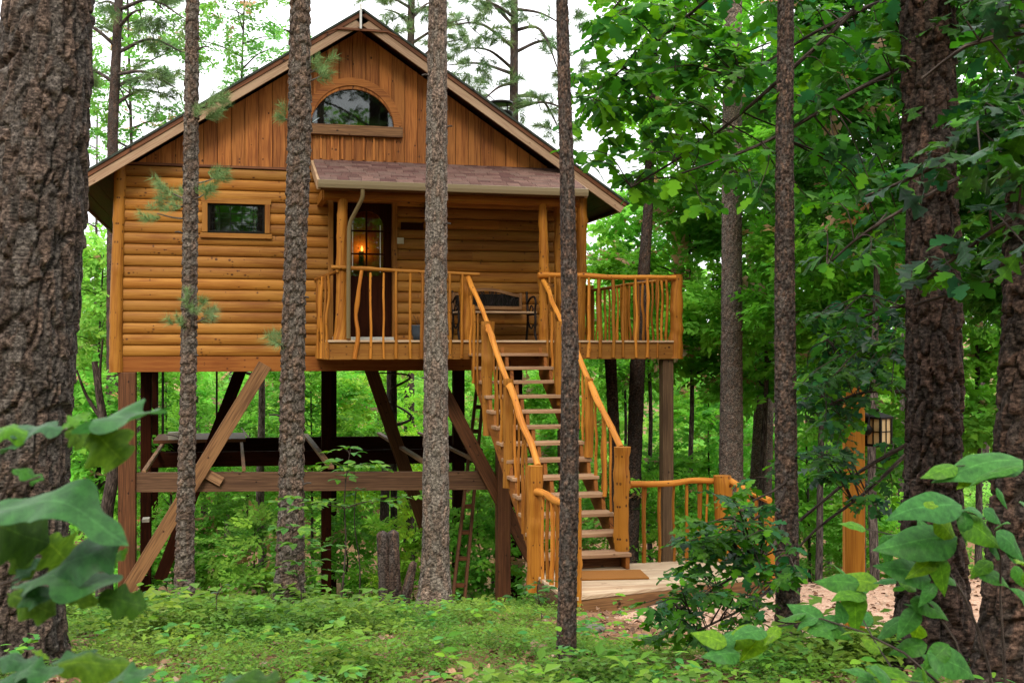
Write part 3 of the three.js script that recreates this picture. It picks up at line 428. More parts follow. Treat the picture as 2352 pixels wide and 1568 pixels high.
part(stairs, 'riser', box(SW - 0.12, 0.13, 0.025, SX + SW / 2, -2.51, DZ + RUN * 12.9 - 0.16, 0), M.brown);
const zOn = (n) => DZ + RUN * n;
const P3 = (u, v, z) => { const r = at(u, v, 1), k = (z - EYE[2]) / (r.z - EYE[2]); return V3(EYE[0] + (r.x - EYE[0]) * k, EYE[1] + (r.y - EYE[1]) * k, z); };
const spost = (root, u0, u1, vTop, vBot, z, o = {}) => { const a = P3((u0 + u1) / 2, vBot, z), b = P3((u0 + u1) / 2, vTop, z), r = (u1 - u0) / 2 / LENS * (EYE[2] - z) * 1.03; return part(root, 'post', pole([V3(b.x, a.y, z), V3(b.x + rr(-0.01, 0.01), (a.y + b.y) / 2, z), b], r * (o.taper ?? 1), r, { k: 12, knots: true, bump: 0.14 }), o.mat ?? M.pole[0]); };
// left side
spost(stairs, 1105, 1134, 738, 1000, 2.05, { taper: 0.7, mat: M.pole[1] });
spost(stairs, 1155, 1178, 871, 1120, 3.3, { mat: M.pole[1] });
spost(stairs, 1210, 1248, 1069, 1358, 4.85);
// right side
spost(stairs, 1277, 1297, 738, 930, 2.1, { mat: M.pole[1] });
spost(stairs, 1342, 1363, 869, 1050, 3.35, { mat: M.pole[0] });
spost(stairs, 1411, 1445, 1026, 1264, 4.62);
// handrails with their balusters
const rail2 = (a, b, us, o) => { const r = railing(stairs, P3(...a), P3(...b), [], o); for (const [u, vt, vb, z, rad] of us) part(r, 'baluster', stick(P3(u, vb, z), P3(u, vt, z), rad ?? rr(0.014, 0.022), { wob: 0.012, bump: 0.2 }), pick(M.pole)); return r; };
rail2([1075, 636, 1.06], [1119, 742, 2.06], [[1081, 680, 815, 1.25], [1088, 700, 880, 1.45, 0.02], [1098, 720, 905, 1.75]], { r: 0.036, mat: M.pole[2] });
rail2([1120, 747, 2.1], [1165, 874, 3.28], [[1136, 800, 985, 2.45], [1143, 830, 1000, 2.7], [1150, 850, 1030, 2.95]], { r: 0.04, mat: M.pole[2] });
rail2([1171, 884, 3.34], [1236, 1071, 4.84], [[1184, 930, 1150, 3.6], [1191, 960, 1180, 3.82], [1200, 985, 1215, 4.05], [1207, 1010, 1240, 4.25], [1202, 1020, 1225, 4.4, 0.022]], { r: 0.042, mat: M.pole[2] });
rail2([1248, 645, 1.06], [1292, 741, 2.1], [[1258, 700, 842, 1.3], [1268, 715, 870, 1.6], [1276, 735, 900, 1.85]], { r: 0.036, mat: M.pole[2] });
rail2([1293, 742, 2.12], [1352, 873, 3.34], [[1312, 800, 940, 2.5], [1330, 840, 985, 2.85], [1339, 850, 1010, 3.1]], { r: 0.04, mat: M.pole[2] });
rail2([1356, 880, 3.38], [1426, 1028, 4.6], [[1369, 920, 1095, 3.62], [1388, 960, 1140, 3.95, 0.024], [1384, 950, 1125, 3.85], [1403, 990, 1175, 4.25]], { r: 0.042, mat: M.pole[2] });

// ------------------------------------------------------------------ the landing
const LY = -2.581, landing = thing('entry_landing', 'low plank landing at the foot of the stairs with pole railing', 'landing', [5.95, groundH(5.95, 5.1), 5.1]);
const frontZ = (x) => lerp(5.98, 5.46, (x - 4.78) / (7.28 - 4.78));
for (let k = 0; k < 11; k++) {
  const z0 = 4.45 + k * 0.142, z1 = z0 + 0.138, cutX = (z) => (z <= 5.46 ? 7.28 : 4.78 + (5.98 - z) / 0.52 * 2.5), a = Math.min(7.28, cutX(z0)), b = Math.min(7.28, cutX(z1)); if (a < 4.85) continue;
  const s = new THREE.Shape([[4.78, -z0], [a, -z0], [Math.max(4.79, b), -z1], [4.78, -z1]].map((p) => new THREE.Vector2(...p)));
  const g = new THREE.ExtrudeGeometry(s, { depth: 0.03, bevelEnabled: true, bevelSize: 0.003, bevelThickness: 0.003, bevelSegments: 1 }); g.rotateX(-Math.PI / 2); grain(g, 0); g.translate(0, LY - 0.033, 0); part(landing, 'plank', g, M.deck[[0, 2, 2, 0, 1, 2, 0, 2, 3, 2, 0][k]]);
}
part(landing, 'fascia', timber(V3(4.79, LY - 0.115, 5.962), V3(7.28, LY - 0.115, 5.44), 0.15, 0.035), M.timber[0]);
part(landing, 'fascia', [timber(V3(4.78, LY - 0.115, 4.46), V3(4.78, LY - 0.115, 5.95), 0.15, 0.035, V3(1, 0, 0)), timber(V3(4.8, LY - 0.115, 4.46), V3(7.27, LY - 0.115, 4.46), 0.15, 0.035), timber(V3(7.29, LY - 0.115, 4.48), V3(7.29, LY - 0.115, 5.42), 0.15, 0.035, V3(1, 0, 0))], M.timber[1]);
part(landing, 'support', [[4.9, 4.6], [4.9, 5.8], [6.0, 5.6], [7.1, 4.6], [7.1, 5.35], [6.0, 4.6]].map(([x, z]) => box(0.1, LY - 0.19 - gy(x, z), 0.1, x, (LY - 0.19 + gy(x, z)) / 2, z, 1)), M.timber[1]);
spost(landing, 1322, 1336, 1143, 1392, 5.95, { mat: M.pole[0] });
spost(landing, 1639, 1681, 1092, 1310, 4.55);
spost(landing, 1757, 1784, 1186, 1354, 5.5);
const lrail = (a, b, us, o) => { const r = railing(landing, P3(...a), P3(...b), [], o); for (const [u, vt, vb, z, rad] of us) part(r, 'baluster', stick(P3(u, vb, z), P3(u + 1, vt, z), rad ?? 0.02, { wob: 0.012, bump: 0.2 }), pick(M.pole)); };
lrail([1231, 1127, 4.9], [1329, 1172, 5.95], [[1247, 1140, 1372, 5.05], [1257, 1145, 1378, 5.2], [1267, 1150, 1384, 5.35, 0.026], [1279, 1158, 1390, 5.5, 0.022], [1290, 1160, 1394, 5.62], [1304, 1165, 1396, 5.75], [1314, 1168, 1397, 5.86]], { r: 0.042, mat: M.pole[2] });
lrail([1447, 1112, 4.5], [1645, 1104, 4.5], [[1479, 1112, 1297, 4.45, 0.026], [1514, 1108, 1297, 4.45], [1548, 1107, 1297, 4.45, 0.016], [1577, 1106, 1296, 4.45, 0.022], [1606, 1106, 1296, 4.45, 0.026], [1625, 1106, 1296, 4.45, 0.016]], { r: 0.038, mat: M.pole[2], wob: 0.03 });
lrail([1677, 1105, 4.6], [1768, 1150, 5.48], [[1696, 1115, 1310, 4.85], [1718, 1125, 1320, 5.05], [1738, 1135, 1330, 5.25]], { r: 0.038, mat: M.pole[2] });
{ const m = thing('door_mat', 'brown coir mat lying on the landing before the bottom step', 'mat', [5.5, LY, 5.04]); const g = new RoundedBoxGeometry(0.86, 0.022, 0.44, 2, 0.008); g.rotateY(-0.14); g.translate(5.5, LY + 0.012, 5.07); part(m, 'pad', g, M.mat); }

// ------------------------------------------------------------------ bench, pot on the porch
{
  const b = thing('bench', 'park bench with cast iron ends and wavy wood framed back on the porch', 'bench', [5.33, 0, 0.35]);
  const x0 = 4.74, x1 = 5.93, z = 0.2, S = M.timber[0];
  const top = new THREE.Shape(); const wav = (t) => 0.7 + 0.09 * Math.sin(Math.PI * clamp(t * 1.05, 0, 1)) ** 1.4 - (t > 0.7 ? 0.0 : 0);
  const N = 24, o = [], q = []; for (let k = 0; k <= N; k++) { const t = k / N; o.push([lerp(x0, x1 - 0.12, t), wav(t)]); q.push([lerp(x0, x1 - 0.12, t), wav(t) - 0.045]); }
  [...o, ...q.reverse()].forEach((p, i) => (i ? top.lineTo(...p) : top.moveTo(...p))); top.closePath();
  const bk = part(b, 'backrest', [grain(new THREE.ExtrudeGeometry(top, { depth: 0.035, bevelEnabled: false }).translate(0, 0, z - 0.02), 0), box(x1 - x0 - 0.12, 0.05, 0.035, (x0 + x1 - 0.12) / 2, 0.49, z, 0), box(0.045, 0.23, 0.033, x0 + 0.022, 0.6, z, 1), box(0.045, 0.23, 0.033, x1 - 0.142, 0.6, z, 1)], S);
  const lat = []; const q2 = rng(5); for (let k = 0; k < 46; k++) { const x = lerp(x0 + 0.06, x1 - 0.2, k / 45), h = 0.5, c = new THREE.CatmullRomCurve3([V3(x, 0.51, z), V3(x + (q2() - 0.5) * 0.1, 0.58, z + (q2() - 0.5) * 0.01), V3(x + (q2() - 0.5) * 0.16, wav((x - x0) / (x1 - x0)) - 0.05, z)]); lat.push(new THREE.TubeGeometry(c, 6, 0.006, 5).toNonIndexed()); }
  part(bk, 'lattice', lat, M.castIron);
  part(bk, 'panel', box(x1 - x0 - 0.2, 0.2, 0.008, (x0 + x1 - 0.12) / 2, 0.6, z - 0.022, 0, 0), M.metalBlack);
  for (let k = 0; k < 4; k++) part(b, 'slat', box(x1 - x0, 0.025, 0.085, (x0 + x1) / 2, 0.415 + 0.004 * (3 - k) * 0, z + 0.08 + k * 0.1, 0), M.deck[k]);
  for (const x of [x0 + 0.01, x1 - 0.03]) {
    const tube = (pts, r) => new THREE.TubeGeometry(new THREE.CatmullRomCurve3(pts.map((p) => V3(x, ...p))), 22, r, 7).toNonIndexed();
    part(b, 'end_frame', [tube([[0.01, z - 0.08], [0.16, z - 0.02], [0.34, z + 0.02], [0.5, z - 0.01], [0.74, z - 0.06]], 0.018), tube([[0.01, z + 0.5], [0.12, z + 0.43], [0.28, z + 0.46], [0.4, z + 0.44]], 0.018), tube([[0.39, z - 0.02], [0.385, z + 0.2], [0.39, z + 0.46]], 0.016), tube([[0.56, z - 0.02], [0.64, z + 0.2], [0.63, z + 0.42], [0.56, z + 0.47], [0.46, z + 0.44], [0.4, z + 0.44]], 0.016), tube([[0.3, z + 0.02], [0.18, z + 0.2], [0.26, z + 0.44]], 0.011), tube([[0.42, z + 0.1], [0.52, z + 0.2], [0.47, z + 0.32], [0.4, z + 0.25]], 0.011)], M.castIron);
  }
  const p = thing('flower_pot', 'small blue grey pot standing by the door behind the railing', 'pot', [4.22, 0, 0.3]);
  part(p, 'bowl', new THREE.LatheGeometry([[0.0001, 0], [0.075, 0], [0.1, 0.1], [0.108, 0.19], [0.118, 0.2], [0.118, 0.225], [0.1, 0.225], [0.098, 0.19], [0.0001, 0.185]].map((q) => new THREE.Vector2(...q)), 28).translate(4.22, 0, 0.3), M.pot);
  const tw = []; for (let k = 0; k < 9; k++) { const a = k * 2.4; tw.push(new THREE.TubeGeometry(new THREE.CatmullRomCurve3([V3(4.22, 0.18, 0.3), V3(4.22 + 0.05 * Math.cos(a), 0.28, 0.3 + 0.05 * Math.sin(a)), V3(4.22 + 0.13 * Math.cos(a), 0.3 + 0.07 * R(), 0.3 + 0.1 * Math.sin(a))]), 6, 0.004, 5).toNonIndexed()); }
  part(p, 'dry_stems', tw, M.timber[1]);
}

// ------------------------------------------------------------------ lamp post by the path
{
  const d = 8.6, p = onGround(1961, d), t = thing('lamp_post', 'square orange timber lamp post beside the path with a lantern', 'lamp post', p);
  const h = at(1961, 830, d).y - p.y, g = box(0.148, h + 0.2, 0.148, 0, h / 2 - 0.1, 0, 1, 0.01); g.rotateY(-0.16 - YAW + 0.0); g.translate(p.x, p.y, p.z);
  part(t, 'post', g, M.pole[0]);
  const c = at(2019, 990, d), s = 0.128, a0 = -YAW + 0.62, rot = (gg) => gg.rotateY(a0).translate(c.x, c.y, c.z), hh = 0.21;
  const fr = []; for (const [i, j] of [[-1, -1], [-1, 1], [1, -1], [1, 1]]) fr.push(box(0.018, hh, 0.018, i * s / 2, 0, j * s / 2, 1, 0.002)); for (const y of [-hh / 2, hh / 2]) fr.push(box(s + 0.03, 0.018, s + 0.03, 0, y, 0, 0, 0.003));
  fr.push(new THREE.ConeGeometry(0.1, 0.035, 4).rotateY(Math.PI / 4).translate(0, hh / 2 + 0.027, 0).toNonIndexed());
  const lan = part(t, 'lantern', fr.map((q) => rot(q.index ? q.toNonIndexed() : q)), M.metalBlack);
  for (const k of [0, 1, 2, 3]) { const m = (q) => q.rotateY(k * Math.PI / 2); part(lan, 'pane', rot(m(box(s - 0.02, hh - 0.02, 0.004, 0, 0, s / 2 - 0.002, 0, 0))), M.amber); part(lan, 'glazing_bar', [rot(m(box(0.008, hh - 0.02, 0.008, 0, 0, s / 2 + 0.003, 1, 0.001))), rot(m(box(s - 0.02, 0.007, 0.007, 0, 0.0, s / 2 + 0.003, 0, 0.001)))], M.metalBlack); }
  const k0 = at(1992, 987, d - 0.06); const sp = new THREE.SphereGeometry(0.042, 18, 12).toNonIndexed().translate(k0.x, k0.y, k0.z), e1 = at(1975, 965, d), e2 = at(2012, 950, d); part(lan, 'bracket', [sp, new THREE.TubeGeometry(new THREE.CatmullRomCurve3([at(1972, 1000, d), k0, at(2000, 950, d), at(2019, 940, d)]), 16, 0.012, 8).toNonIndexed(), new THREE.SphereGeometry(0.03, 14, 10).toNonIndexed().translate(...at(1988, 956, d).toArray())], M.metalBlack);
  const k1 = at(1986, 1118, d - 0.02); part(t, 'socket', new THREE.SphereGeometry(0.035, 14, 10).translate(k1.x, k1.y, k1.z), M.metalBlack);
}
{ // ladder leaning under the cabin
  const l = thing('ladder', 'brown wooden ladder leaning under the porch floor', 'ladder', [4.85, groundH(4.85, -1.2), -1.2]);
  const A = [P3(1036, 1385, -0.4), P3(1096, 880, -1.6)], B = [P3(1064, 1390, -0.4), P3(1112, 880, -1.6)]; A[0].y = groundH(A[0].x, A[0].z); B[0].y = groundH(B[0].x, B[0].z);
  part(l, 'side_rail', timber(A[0], A[1], 0.09, 0.045, V3(1, 0, 0)), M.brown); part(l, 'side_rail', timber(B[0], B[1], 0.09, 0.045, V3(1, 0, 0)), M.brown);
  for (let k = 1; k < 9; k++) part(l, 'rung', timber(A[0].clone().lerp(A[1], k / 9), B[0].clone().lerp(B[1], k / 9), 0.07, 0.035), M.brown);
}

// ------------------------------------------------------------------ bark and trunks
const barkTex = tex(512, 512, (u, v) => { const a = fbm(u * 30, v * 60, 91, 5), b = noise(u * 220, v * 120, 95), c = noise(u * 60, v * 260, 97); const q = 120 + (a - 0.5) * 190 + (b - 0.5) * 60 + (c - 0.5) * 40; return [q, q, q]; });
const barkMat = std({ map: barkTex, bumpMap: barkTex, bumpScale: 0.0025, vertexColors: true, roughness: 0.95, color: 0xffffff, specularIntensity: 0.15 });
function worley(x, y, nx, seed) {
  const xi = Math.floor(x), yi = Math.floor(y); let f1 = 9, f2 = 9, id = 0, cy = 0;
  for (let j = -1; j <= 1; j++) for (let i = -1; i <= 1; i++) {
    const X = ((xi + i) % nx + nx) % nx, Y = yi + j, px = xi + i + 0.15 + 0.7 * hash(X, Y, seed), py = Y + 0.1 + 0.8 * hash(X, Y, seed + 1), dx = Math.abs(x - px), dy = Math.abs(y - py), d = Math.pow(Math.pow(dx, 2.6) + Math.pow(dy, 2.6), 1 / 2.6);
    if (d < f1) { f2 = f1; f1 = d; id = hash(X, Y, seed + 2); cy = y - py; } else if (d < f2) f2 = d;
  }
  return [f1, f2, id, cy];
}
const BARK = { grey: [[0.27, 0.232, 0.205], [0.095, 0.074, 0.063], [0.165, 0.112, 0.086]], brown: [[0.2, 0.165, 0.145], [0.085, 0.062, 0.053], [0.16, 0.098, 0.07]], light: [[0.45, 0.39, 0.33], [0.22, 0.172, 0.142], [0.31, 0.215, 0.165]], dark: [[0.15, 0.115, 0.096], [0.06, 0.042, 0.034], [0.12, 0.07, 0.05]], pale: [[0.38, 0.322, 0.27], [0.15, 0.113, 0.092], [0.24, 0.158, 0.114]] };
// rows: [y, x, z, r] from the foot up
function trunkGeo(rows, o) {
  const ys = rows.map((q) => q[0]), col = (i) => (y) => interp(rows.map((q) => [q[0], q[i]]), y), X = col(1), Z = col(2), Rr = col(3), y0 = ys[0], y1 = ys[ys.length - 1], rm = Rr((o.fine?.[0] ?? y0) + 0.5);
  const nt = clamp(Math.round(2 * Math.PI * rm / o.step), 10, 190), nx = Math.max(3, Math.round(2 * Math.PI * rm / o.cw)), pos = [], colr = [], uv = [], idx = [], yy = [];
  for (let y = y0; y < y1;) { yy.push(y); y += !o.fine || (y > o.fine[0] && y < o.fine[1]) ? o.step * 1.15 : o.step * 8; } yy.push(y1);
  const C = BARK[o.bark], sd = o.seed;
  for (const y of yy) for (let j = 0; j <= nt; j++) {
    const a = j / nt * Math.PI * 2, jj = j % nt, flare = 1 + (o.flare ?? 0.42) * Math.exp(-Math.max(0, y - y0 - 0.12) / 0.2) * (0.8 + 0.5 * Math.sin(a * 3 + sd));
    const u = jj / nt * nx, w1 = (fbm(u * 1.3 + 4, y * 6, sd, 2) - 0.37) * 0.9, w2 = (fbm(u * 0.9, y * 5, sd + 3, 2) - 0.37) * 0.8;
    const seam = sstep(0, 0.08, Math.min(jj / nt, 1 - jj / nt)), su = u + w1 * seam, sv = y / o.ch + w2 * seam;
    const [f1, f2, id, cy] = worley(su, sv, nx, sd), e = sstep(0.02, 0.13, f2 - f1), [g1, g2, id2, cy2] = worley(su * 2, sv * (o.sub ?? 1.7), nx * 2, sd + 40), e2 = sstep(0.0, 0.14, g2 - g1);
    let h = e * (0.34 + 0.26 * id) + (o.flake ?? 1) * e * (0.34 * id2 - (o.tilt ?? 0.42) * cy2 + 0.06 * e2) - (o.ctilt ?? 0.12) * cy * e + (noise(su * 5, y * 34, sd + 8) - 0.5) * 0.08 + (noise(su * 11, y * 90, sd + 9) - 0.5) * 0.05;
    const r = Rr(y) * flare * (1 + (noise(y * 1.7, 3, sd + 11) - 0.5) * 0.05) + (h - 0.55) * o.depth;
    pos.push(X(y) + Math.cos(a) * r, y, Z(y) + Math.sin(a) * r); uv.push(j / nt * Math.max(1, Math.round(2 * Math.PI * rm / 0.5)), y / 0.6);
    const t = noise(su * 3.1, y * 21, sd + 21), m = lerp(id, id * 0.3 + id2 * 0.7, o.flake ?? 1), k = m < 0.5 ? mix3(C[0], C[1], clamp(m * 1.5 * 0.6 + t * 0.5, 0, 1)) : mix3(C[1], C[2], clamp((m - 0.3) * 1.6 * t + 0.2 * t, 0, 1)), g = 0.95 + 0.35 * (noise(su * 9, y * 60, sd + 22) - 0.5) + (lerp(id, id2, o.flake ?? 1) - 0.5) * 0.8;
    colr.push(k[0] * g * 2, k[1] * g * 2, k[2] * g * 2);
  }
  for (let i = 0; i < yy.length - 1; i++) for (let j = 0; j < nt; j++) { const q = i * (nt + 1) + j; idx.push(q, q + nt + 1, q + 1, q + 1, q + nt + 1, q + nt + 2); }
  const g = new THREE.BufferGeometry(); g.setAttribute('position', new THREE.Float32BufferAttribute(pos, 3)); g.setAttribute('uv', new THREE.Float32BufferAttribute(uv, 2)); g.setAttribute('color', new THREE.Float32BufferAttribute(colr, 3)); g.setIndex(idx); g.computeVertexNormals(); return g;
}
function branchGeo(pts, r0, r1, bark, k = 7) { // smooth-barked limb with vertex colours
  const g = pole(pts, r0, r1, { k, bump: 0.12, step: 0.12 }), n = g.attributes.position.count, c = new Float32Array(n * 3), C = BARK[bark];
  for (let i = 0; i < n; i++) { const q = mix3(C[0], C[1], R()); c[3 * i] = q[0] * 2; c[3 * i + 1] = q[1] * 2; c[3 * i + 2] = q[2] * 2; } g.setAttribute('color', new THREE.BufferAttribute(c, 3)); return g;
}

// ------------------------------------------------------------------ leaves
function leafGeo(o) { // unit length along +x, half width 1 along z, upper side +y
  const n = o.n, pos = [], uv = [], idx = [], q = rng(o.seed ?? 1);
  const ph = q() * 6;
  for (let i = 0; i <= n; i++) {
    const t = i / n, w = o.w(t), mid = o.curl * 1.6 * t * (1 - t) + (o.wave ?? 0) * Math.sin(t * 9 + ph) * 0.2, sw = (o.sweep ?? 0) * o.lobe?.(t) ?? 0;
    pos.push(t, mid, 0); uv.push(t, 0.5);
    for (const s of [-1, 1]) { const ww = Math.max(0.001, w * (1 + (q() - 0.5) * (o.rough ?? 0.08))); for (const f of o.half ? [0.5, 1] : [1]) { pos.push(clamp(t + (sw || 0) * f, 0, 1.06), mid + ww * f * o.fold * 0.5 - (o.droop ?? 0) * f * f * ww + (o.wave ?? 0) * Math.sin(t * 14 + s * 2 + ph) * f * f * ww, s * ww * f); uv.push(t + (sw || 0) * f, 0.5 + 0.5 * s * ww * f / (o.wmax ?? 0.5)); } }
  }
  const m = o.half ? 5 : 3;
  for (let i = 0; i < n; i++) { const a = i * m, b = a + m; const quad = (p, r, s2, t2) => idx.push(p, r, s2, r, t2, s2);
    if (o.half) { quad(a, b, a + 1, b + 1); quad(a + 1, b + 1, a + 2, b + 2); quad(a + 3, b + 3, a, b); quad(a + 4, b + 4, a + 3, b + 3); } else { quad(a, b, a + 1, b + 1); quad(a + 2, b + 2, a, b); } }
  const g = new THREE.BufferGeometry(); g.setAttribute('position', new THREE.Float32BufferAttribute(pos, 3)); g.setAttribute('uv', new THREE.Float32BufferAttribute(uv, 2)); g.setIndex(idx); g.computeVertexNormals(); return g;
}
const oakW = (lobes, deep, sharp) => (t) => { const env = t < 0.06 ? 0.012 : Math.pow(Math.sin(Math.PI * clamp(0.04 + (t - 0.06) * 0.98, 0, 1) ** 0.85), 0.75) * 0.36 + 0.01, q = ((((t - 0.2) * lobes) % 1) + 1) % 1, l = Math.pow(Math.abs(q * 2 - 1), sharp); return Math.max(0.012, env * (1 - deep + deep * l)) * (t > 0.985 ? 0.25 : 1); };
const oakL = (lobes) => (t) => 0.5 + 0.5 * Math.cos((t - 0.2) * lobes * Math.PI * 2);
const OAK = [0, 1, 2, 3].map((k) => leafGeo({ n: 22, w: oakW(3.3 + k * 0.15, 0.76, 1.15), lobe: oakL(3.3 + k * 0.15), sweep: 0.1, fold: 0.25 + k * 0.12, curl: 0.1 + k * 0.09, wave: 0.18, droop: 0.25, seed: 50 + k }));
const OAK_SMALL = leafGeo({ n: 9, w: oakW(3.2, 0.6, 0.9), lobe: oakL(3.2), sweep: 0.05, fold: 0.3, curl: 0.2, seed: 61 });
const ovate = (tip) => (t) => (t < 0.02 ? 0.01 : 0.36 * Math.pow(Math.sin(Math.PI * Math.pow(t, 0.72)), 0.9) * (1 - 0.35 * tip * t) + 0.004);
const OVATE = [0, 1, 2].map((k) => leafGeo({ n: 14, half: true, w: ovate(1), fold: 0.2 + 0.15 * k, curl: 0.12 + k * 0.1, wave: 0.06, droop: 0.35, rough: 0.05, seed: 70 + k }));
const BIG = [0, 1, 2, 3, 4].map((k) => leafGeo({ n: 44, half: true, w: (t) => (k === 4 ? (t < 0.04 ? 0.014 : (0.36 * Math.pow(Math.sin(Math.PI * Math.pow(t, 0.8)), 0.9) + 0.006) * (0.84 + 0.16 * Math.cos(t * 21))) : t < 0.05 ? 0.014 : (0.4 * Math.pow(Math.sin(Math.PI * Math.pow(t, 1.15)), 0.7) + 0.02) * (0.8 + 0.2 * Math.cos((t - 0.12) * (2.6 + 0.3 * k) * Math.PI * 2))), fold: 0.15 + 0.1 * k, curl: [0.22, 0.1, 0.42, 0.1, 0.4][k], wave: 0.16, droop: [0.7, 0.4, 0.9, 0.22, 0.28][k], rough: 0.03, seed: 80 + k }));
const LANCE = [0, 1].map((k) => leafGeo({ n: 8, w: (t) => 0.24 * Math.pow(Math.sin(Math.PI * Math.pow(t, 0.85)), 0.9) + 0.004, fold: 0.35, curl: 0.1 + 0.15 * k, seed: 90 + k }));
const veinTex = tex(512, 256, (u, v) => {
  const s = Math.abs(v - 0.5) * 2, mid = 1 - sstep(0.012, 0.035, s), k = (u - s * 0.32) * 9, side = (1 - sstep(0.02, 0.07, Math.abs(k - Math.round(k)))) * (1 - s * 0.6), f = fbm(u * 22, v * 12, 44, 4), n = noise(u * 150, v * 90, 45);
  const g = 190 + (f - 0.5) * 90 + (n - 0.5) * 30; return [g + 46 * Math.max(mid, side * 0.55) + (f - 0.5) * 20, g + 30 * Math.max(mid, side * 0.5), g - 10 + 40 * Math.max(mid, side * 0.5) - (f - 0.5) * 10];
});
const leafMat = (r, g, b, o = {}) => new THREE.MeshPhysicalMaterial({ color: new THREE.Color().setRGB(r, g, b), roughness: 0.95, transmission: 0.5, thickness: 0, specularIntensity: 0.12, side: THREE.DoubleSide, clearcoat: 0.3, clearcoatRoughness: 0.45, map: veinTex, bumpMap: veinTex, bumpScale: 0.0012, ...o });
const LM = {
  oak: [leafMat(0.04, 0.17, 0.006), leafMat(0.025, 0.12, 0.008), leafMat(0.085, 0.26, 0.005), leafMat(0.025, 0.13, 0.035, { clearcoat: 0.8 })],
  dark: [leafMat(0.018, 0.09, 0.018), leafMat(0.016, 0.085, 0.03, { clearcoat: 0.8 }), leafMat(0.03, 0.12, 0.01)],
  lit: [leafMat(0.065, 0.23, 0.006), leafMat(0.04, 0.17, 0.008), leafMat(0.11, 0.3, 0.006), leafMat(0.035, 0.15, 0.02, { clearcoat: 0.6 })],  // oak greens with stronger light mixed into their colour
  bright: [leafMat(0.12, 0.36, 0.012), leafMat(0.07, 0.28, 0.025), leafMat(0.2, 0.44, 0.008)],
  blue: [leafMat(0.05, 0.21, 0.045, { clearcoat: 0.45, clearcoatRoughness: 0.5 }), leafMat(0.045, 0.18, 0.055, { clearcoat: 0.5, clearcoatRoughness: 0.5 })],
  under: [leafMat(0.14, 0.3, 0.02, { clearcoat: 0.1 }), leafMat(0.1, 0.22, 0.02, { clearcoat: 0.1 })],
  many: leafMat(1, 1, 1, { map: null, bumpMap: null, transmission: 0.55, clearcoat: 0.12 }), needle: new THREE.MeshPhysicalMaterial({ color: 0xffffff, roughness: 0.9, specularIntensity: 0.2, transmission: 0.15, thickness: 0, side: THREE.DoubleSide }),
};
const TUFT_MATS = [[0.17, 0.26, 0.1], [0.2, 0.28, 0.12], [0.15, 0.24, 0.085]].map((c) => new THREE.MeshPhysicalMaterial({ color: new THREE.Color().setRGB(...c), roughness: 0.9, specularIntensity: 0.2, transmission: 0.15, thickness: 0, side: THREE.DoubleSide }));
const basis = (dir, nrm, len, wid) => { const x = dir.clone().normalize(), y = nrm.clone().addScaledVector(x, -nrm.dot(x)).normalize(), z = x.clone().cross(y); return new THREE.Matrix4().makeBasis(x.multiplyScalar(len), y.multiplyScalar((len + wid) / 2), z.multiplyScalar(wid)); };
function leafMesh(root, p, dir, nrm, len, wid, geo, mat, name = 'leaf') { const m = sh(new THREE.Mesh(geo, mat)), b = root._base; m.name = name; m.applyMatrix4(basis(dir, nrm, len, wid).setPosition(p.x - b.x, p.y - b.y, p.z - b.z)); root.add(m); return m; }
// a twig with leaves in one geometry, for crowns
function sprayGeo(nl, len, ll, wid, seed, flat = 0.5) {
  const q = rng(seed), pos = [], idx = [];
  for (let k = 0; k < nl; k++) {
    const t = (k + 0.5) / nl, s = V3(t * len, (q() - 0.5) * 0.12 * len, (q() - 0.5) * 0.2 * len), a = (k % 2 ? 1 : -1) * (0.5 + q() * 0.9), d = V3(Math.cos(a), (q() - 0.6) * 1.0 * flat, Math.sin(a)).normalize(), n = V3((q() - 0.5) * 1.4, 1, (q() - 0.5) * 1.4);
    const y = n.addScaledVector(d, -n.dot(d)).normalize(), z = d.clone().cross(y), L = ll * (0.7 + 0.6 * q()), w = L * wid * 0.5, m = pos.length / 3;
    const P = (x, h, zz) => { const p = s.clone().addScaledVector(d, x * L).addScaledVector(y, h * L).addScaledVector(z, zz * w); pos.push(p.x, p.y, p.z); };
    P(0, 0, 0); P(0.5, 0.06, 1); P(0.5, 0.06, -1); P(1, -0.12, 0); P(0.5, -0.02, 0);
    idx.push(m, m + 4, m + 1, m + 1, m + 4, m + 3, m, m + 2, m + 4, m + 2, m + 3, m + 4);
  }
  const g = new THREE.BufferGeometry(); g.setAttribute('position', new THREE.Float32BufferAttribute(pos, 3)); g.setIndex(idx); const f = g.toNonIndexed(); f.computeVertexNormals(); return f;
}
function needleGeo(n, len, spread, seed, w = 0.0028) {
  const q = rng(seed), pos = [], idx = [];
  for (let k = 0; k < n; k++) { const t = q(), a = q() * 6.283, s = V3(t * len * 0.8, 0, 0), d = V3(0.55 + q() * 0.5, Math.cos(a) * spread, Math.sin(a) * spread).normalize(), z = d.clone().cross(V3(q() - 0.5, q() - 0.5, q() - 0.5)).normalize(), L = len * (0.5 + 0.35 * q()), m = pos.length / 3; for (const [x, v] of [[0, -1], [0, 1], [1, 0]]) { const p = s.clone().addScaledVector(d, x * L).addScaledVector(z, v * w); pos.push(p.x, p.y + (x ? -0.12 * L * 0.3 : 0), p.z); } idx.push(m, m + 1, m + 2); }
  const g = new THREE.BufferGeometry(); g.setAttribute('position', new THREE.Float32BufferAttribute(pos, 3)); g.setIndex(idx); const f = g.toNonIndexed(); f.computeVertexNormals(); return f;
}
const SPRAY = [1, 2, 3].map((k) => sprayGeo(15, 0.5, 0.13, 0.62, 100 + k));
const SPRAY_FAR = [1, 2].map((k) => sprayGeo(22, 0.9, 0.19, 0.66, 120 + k, 0.9));
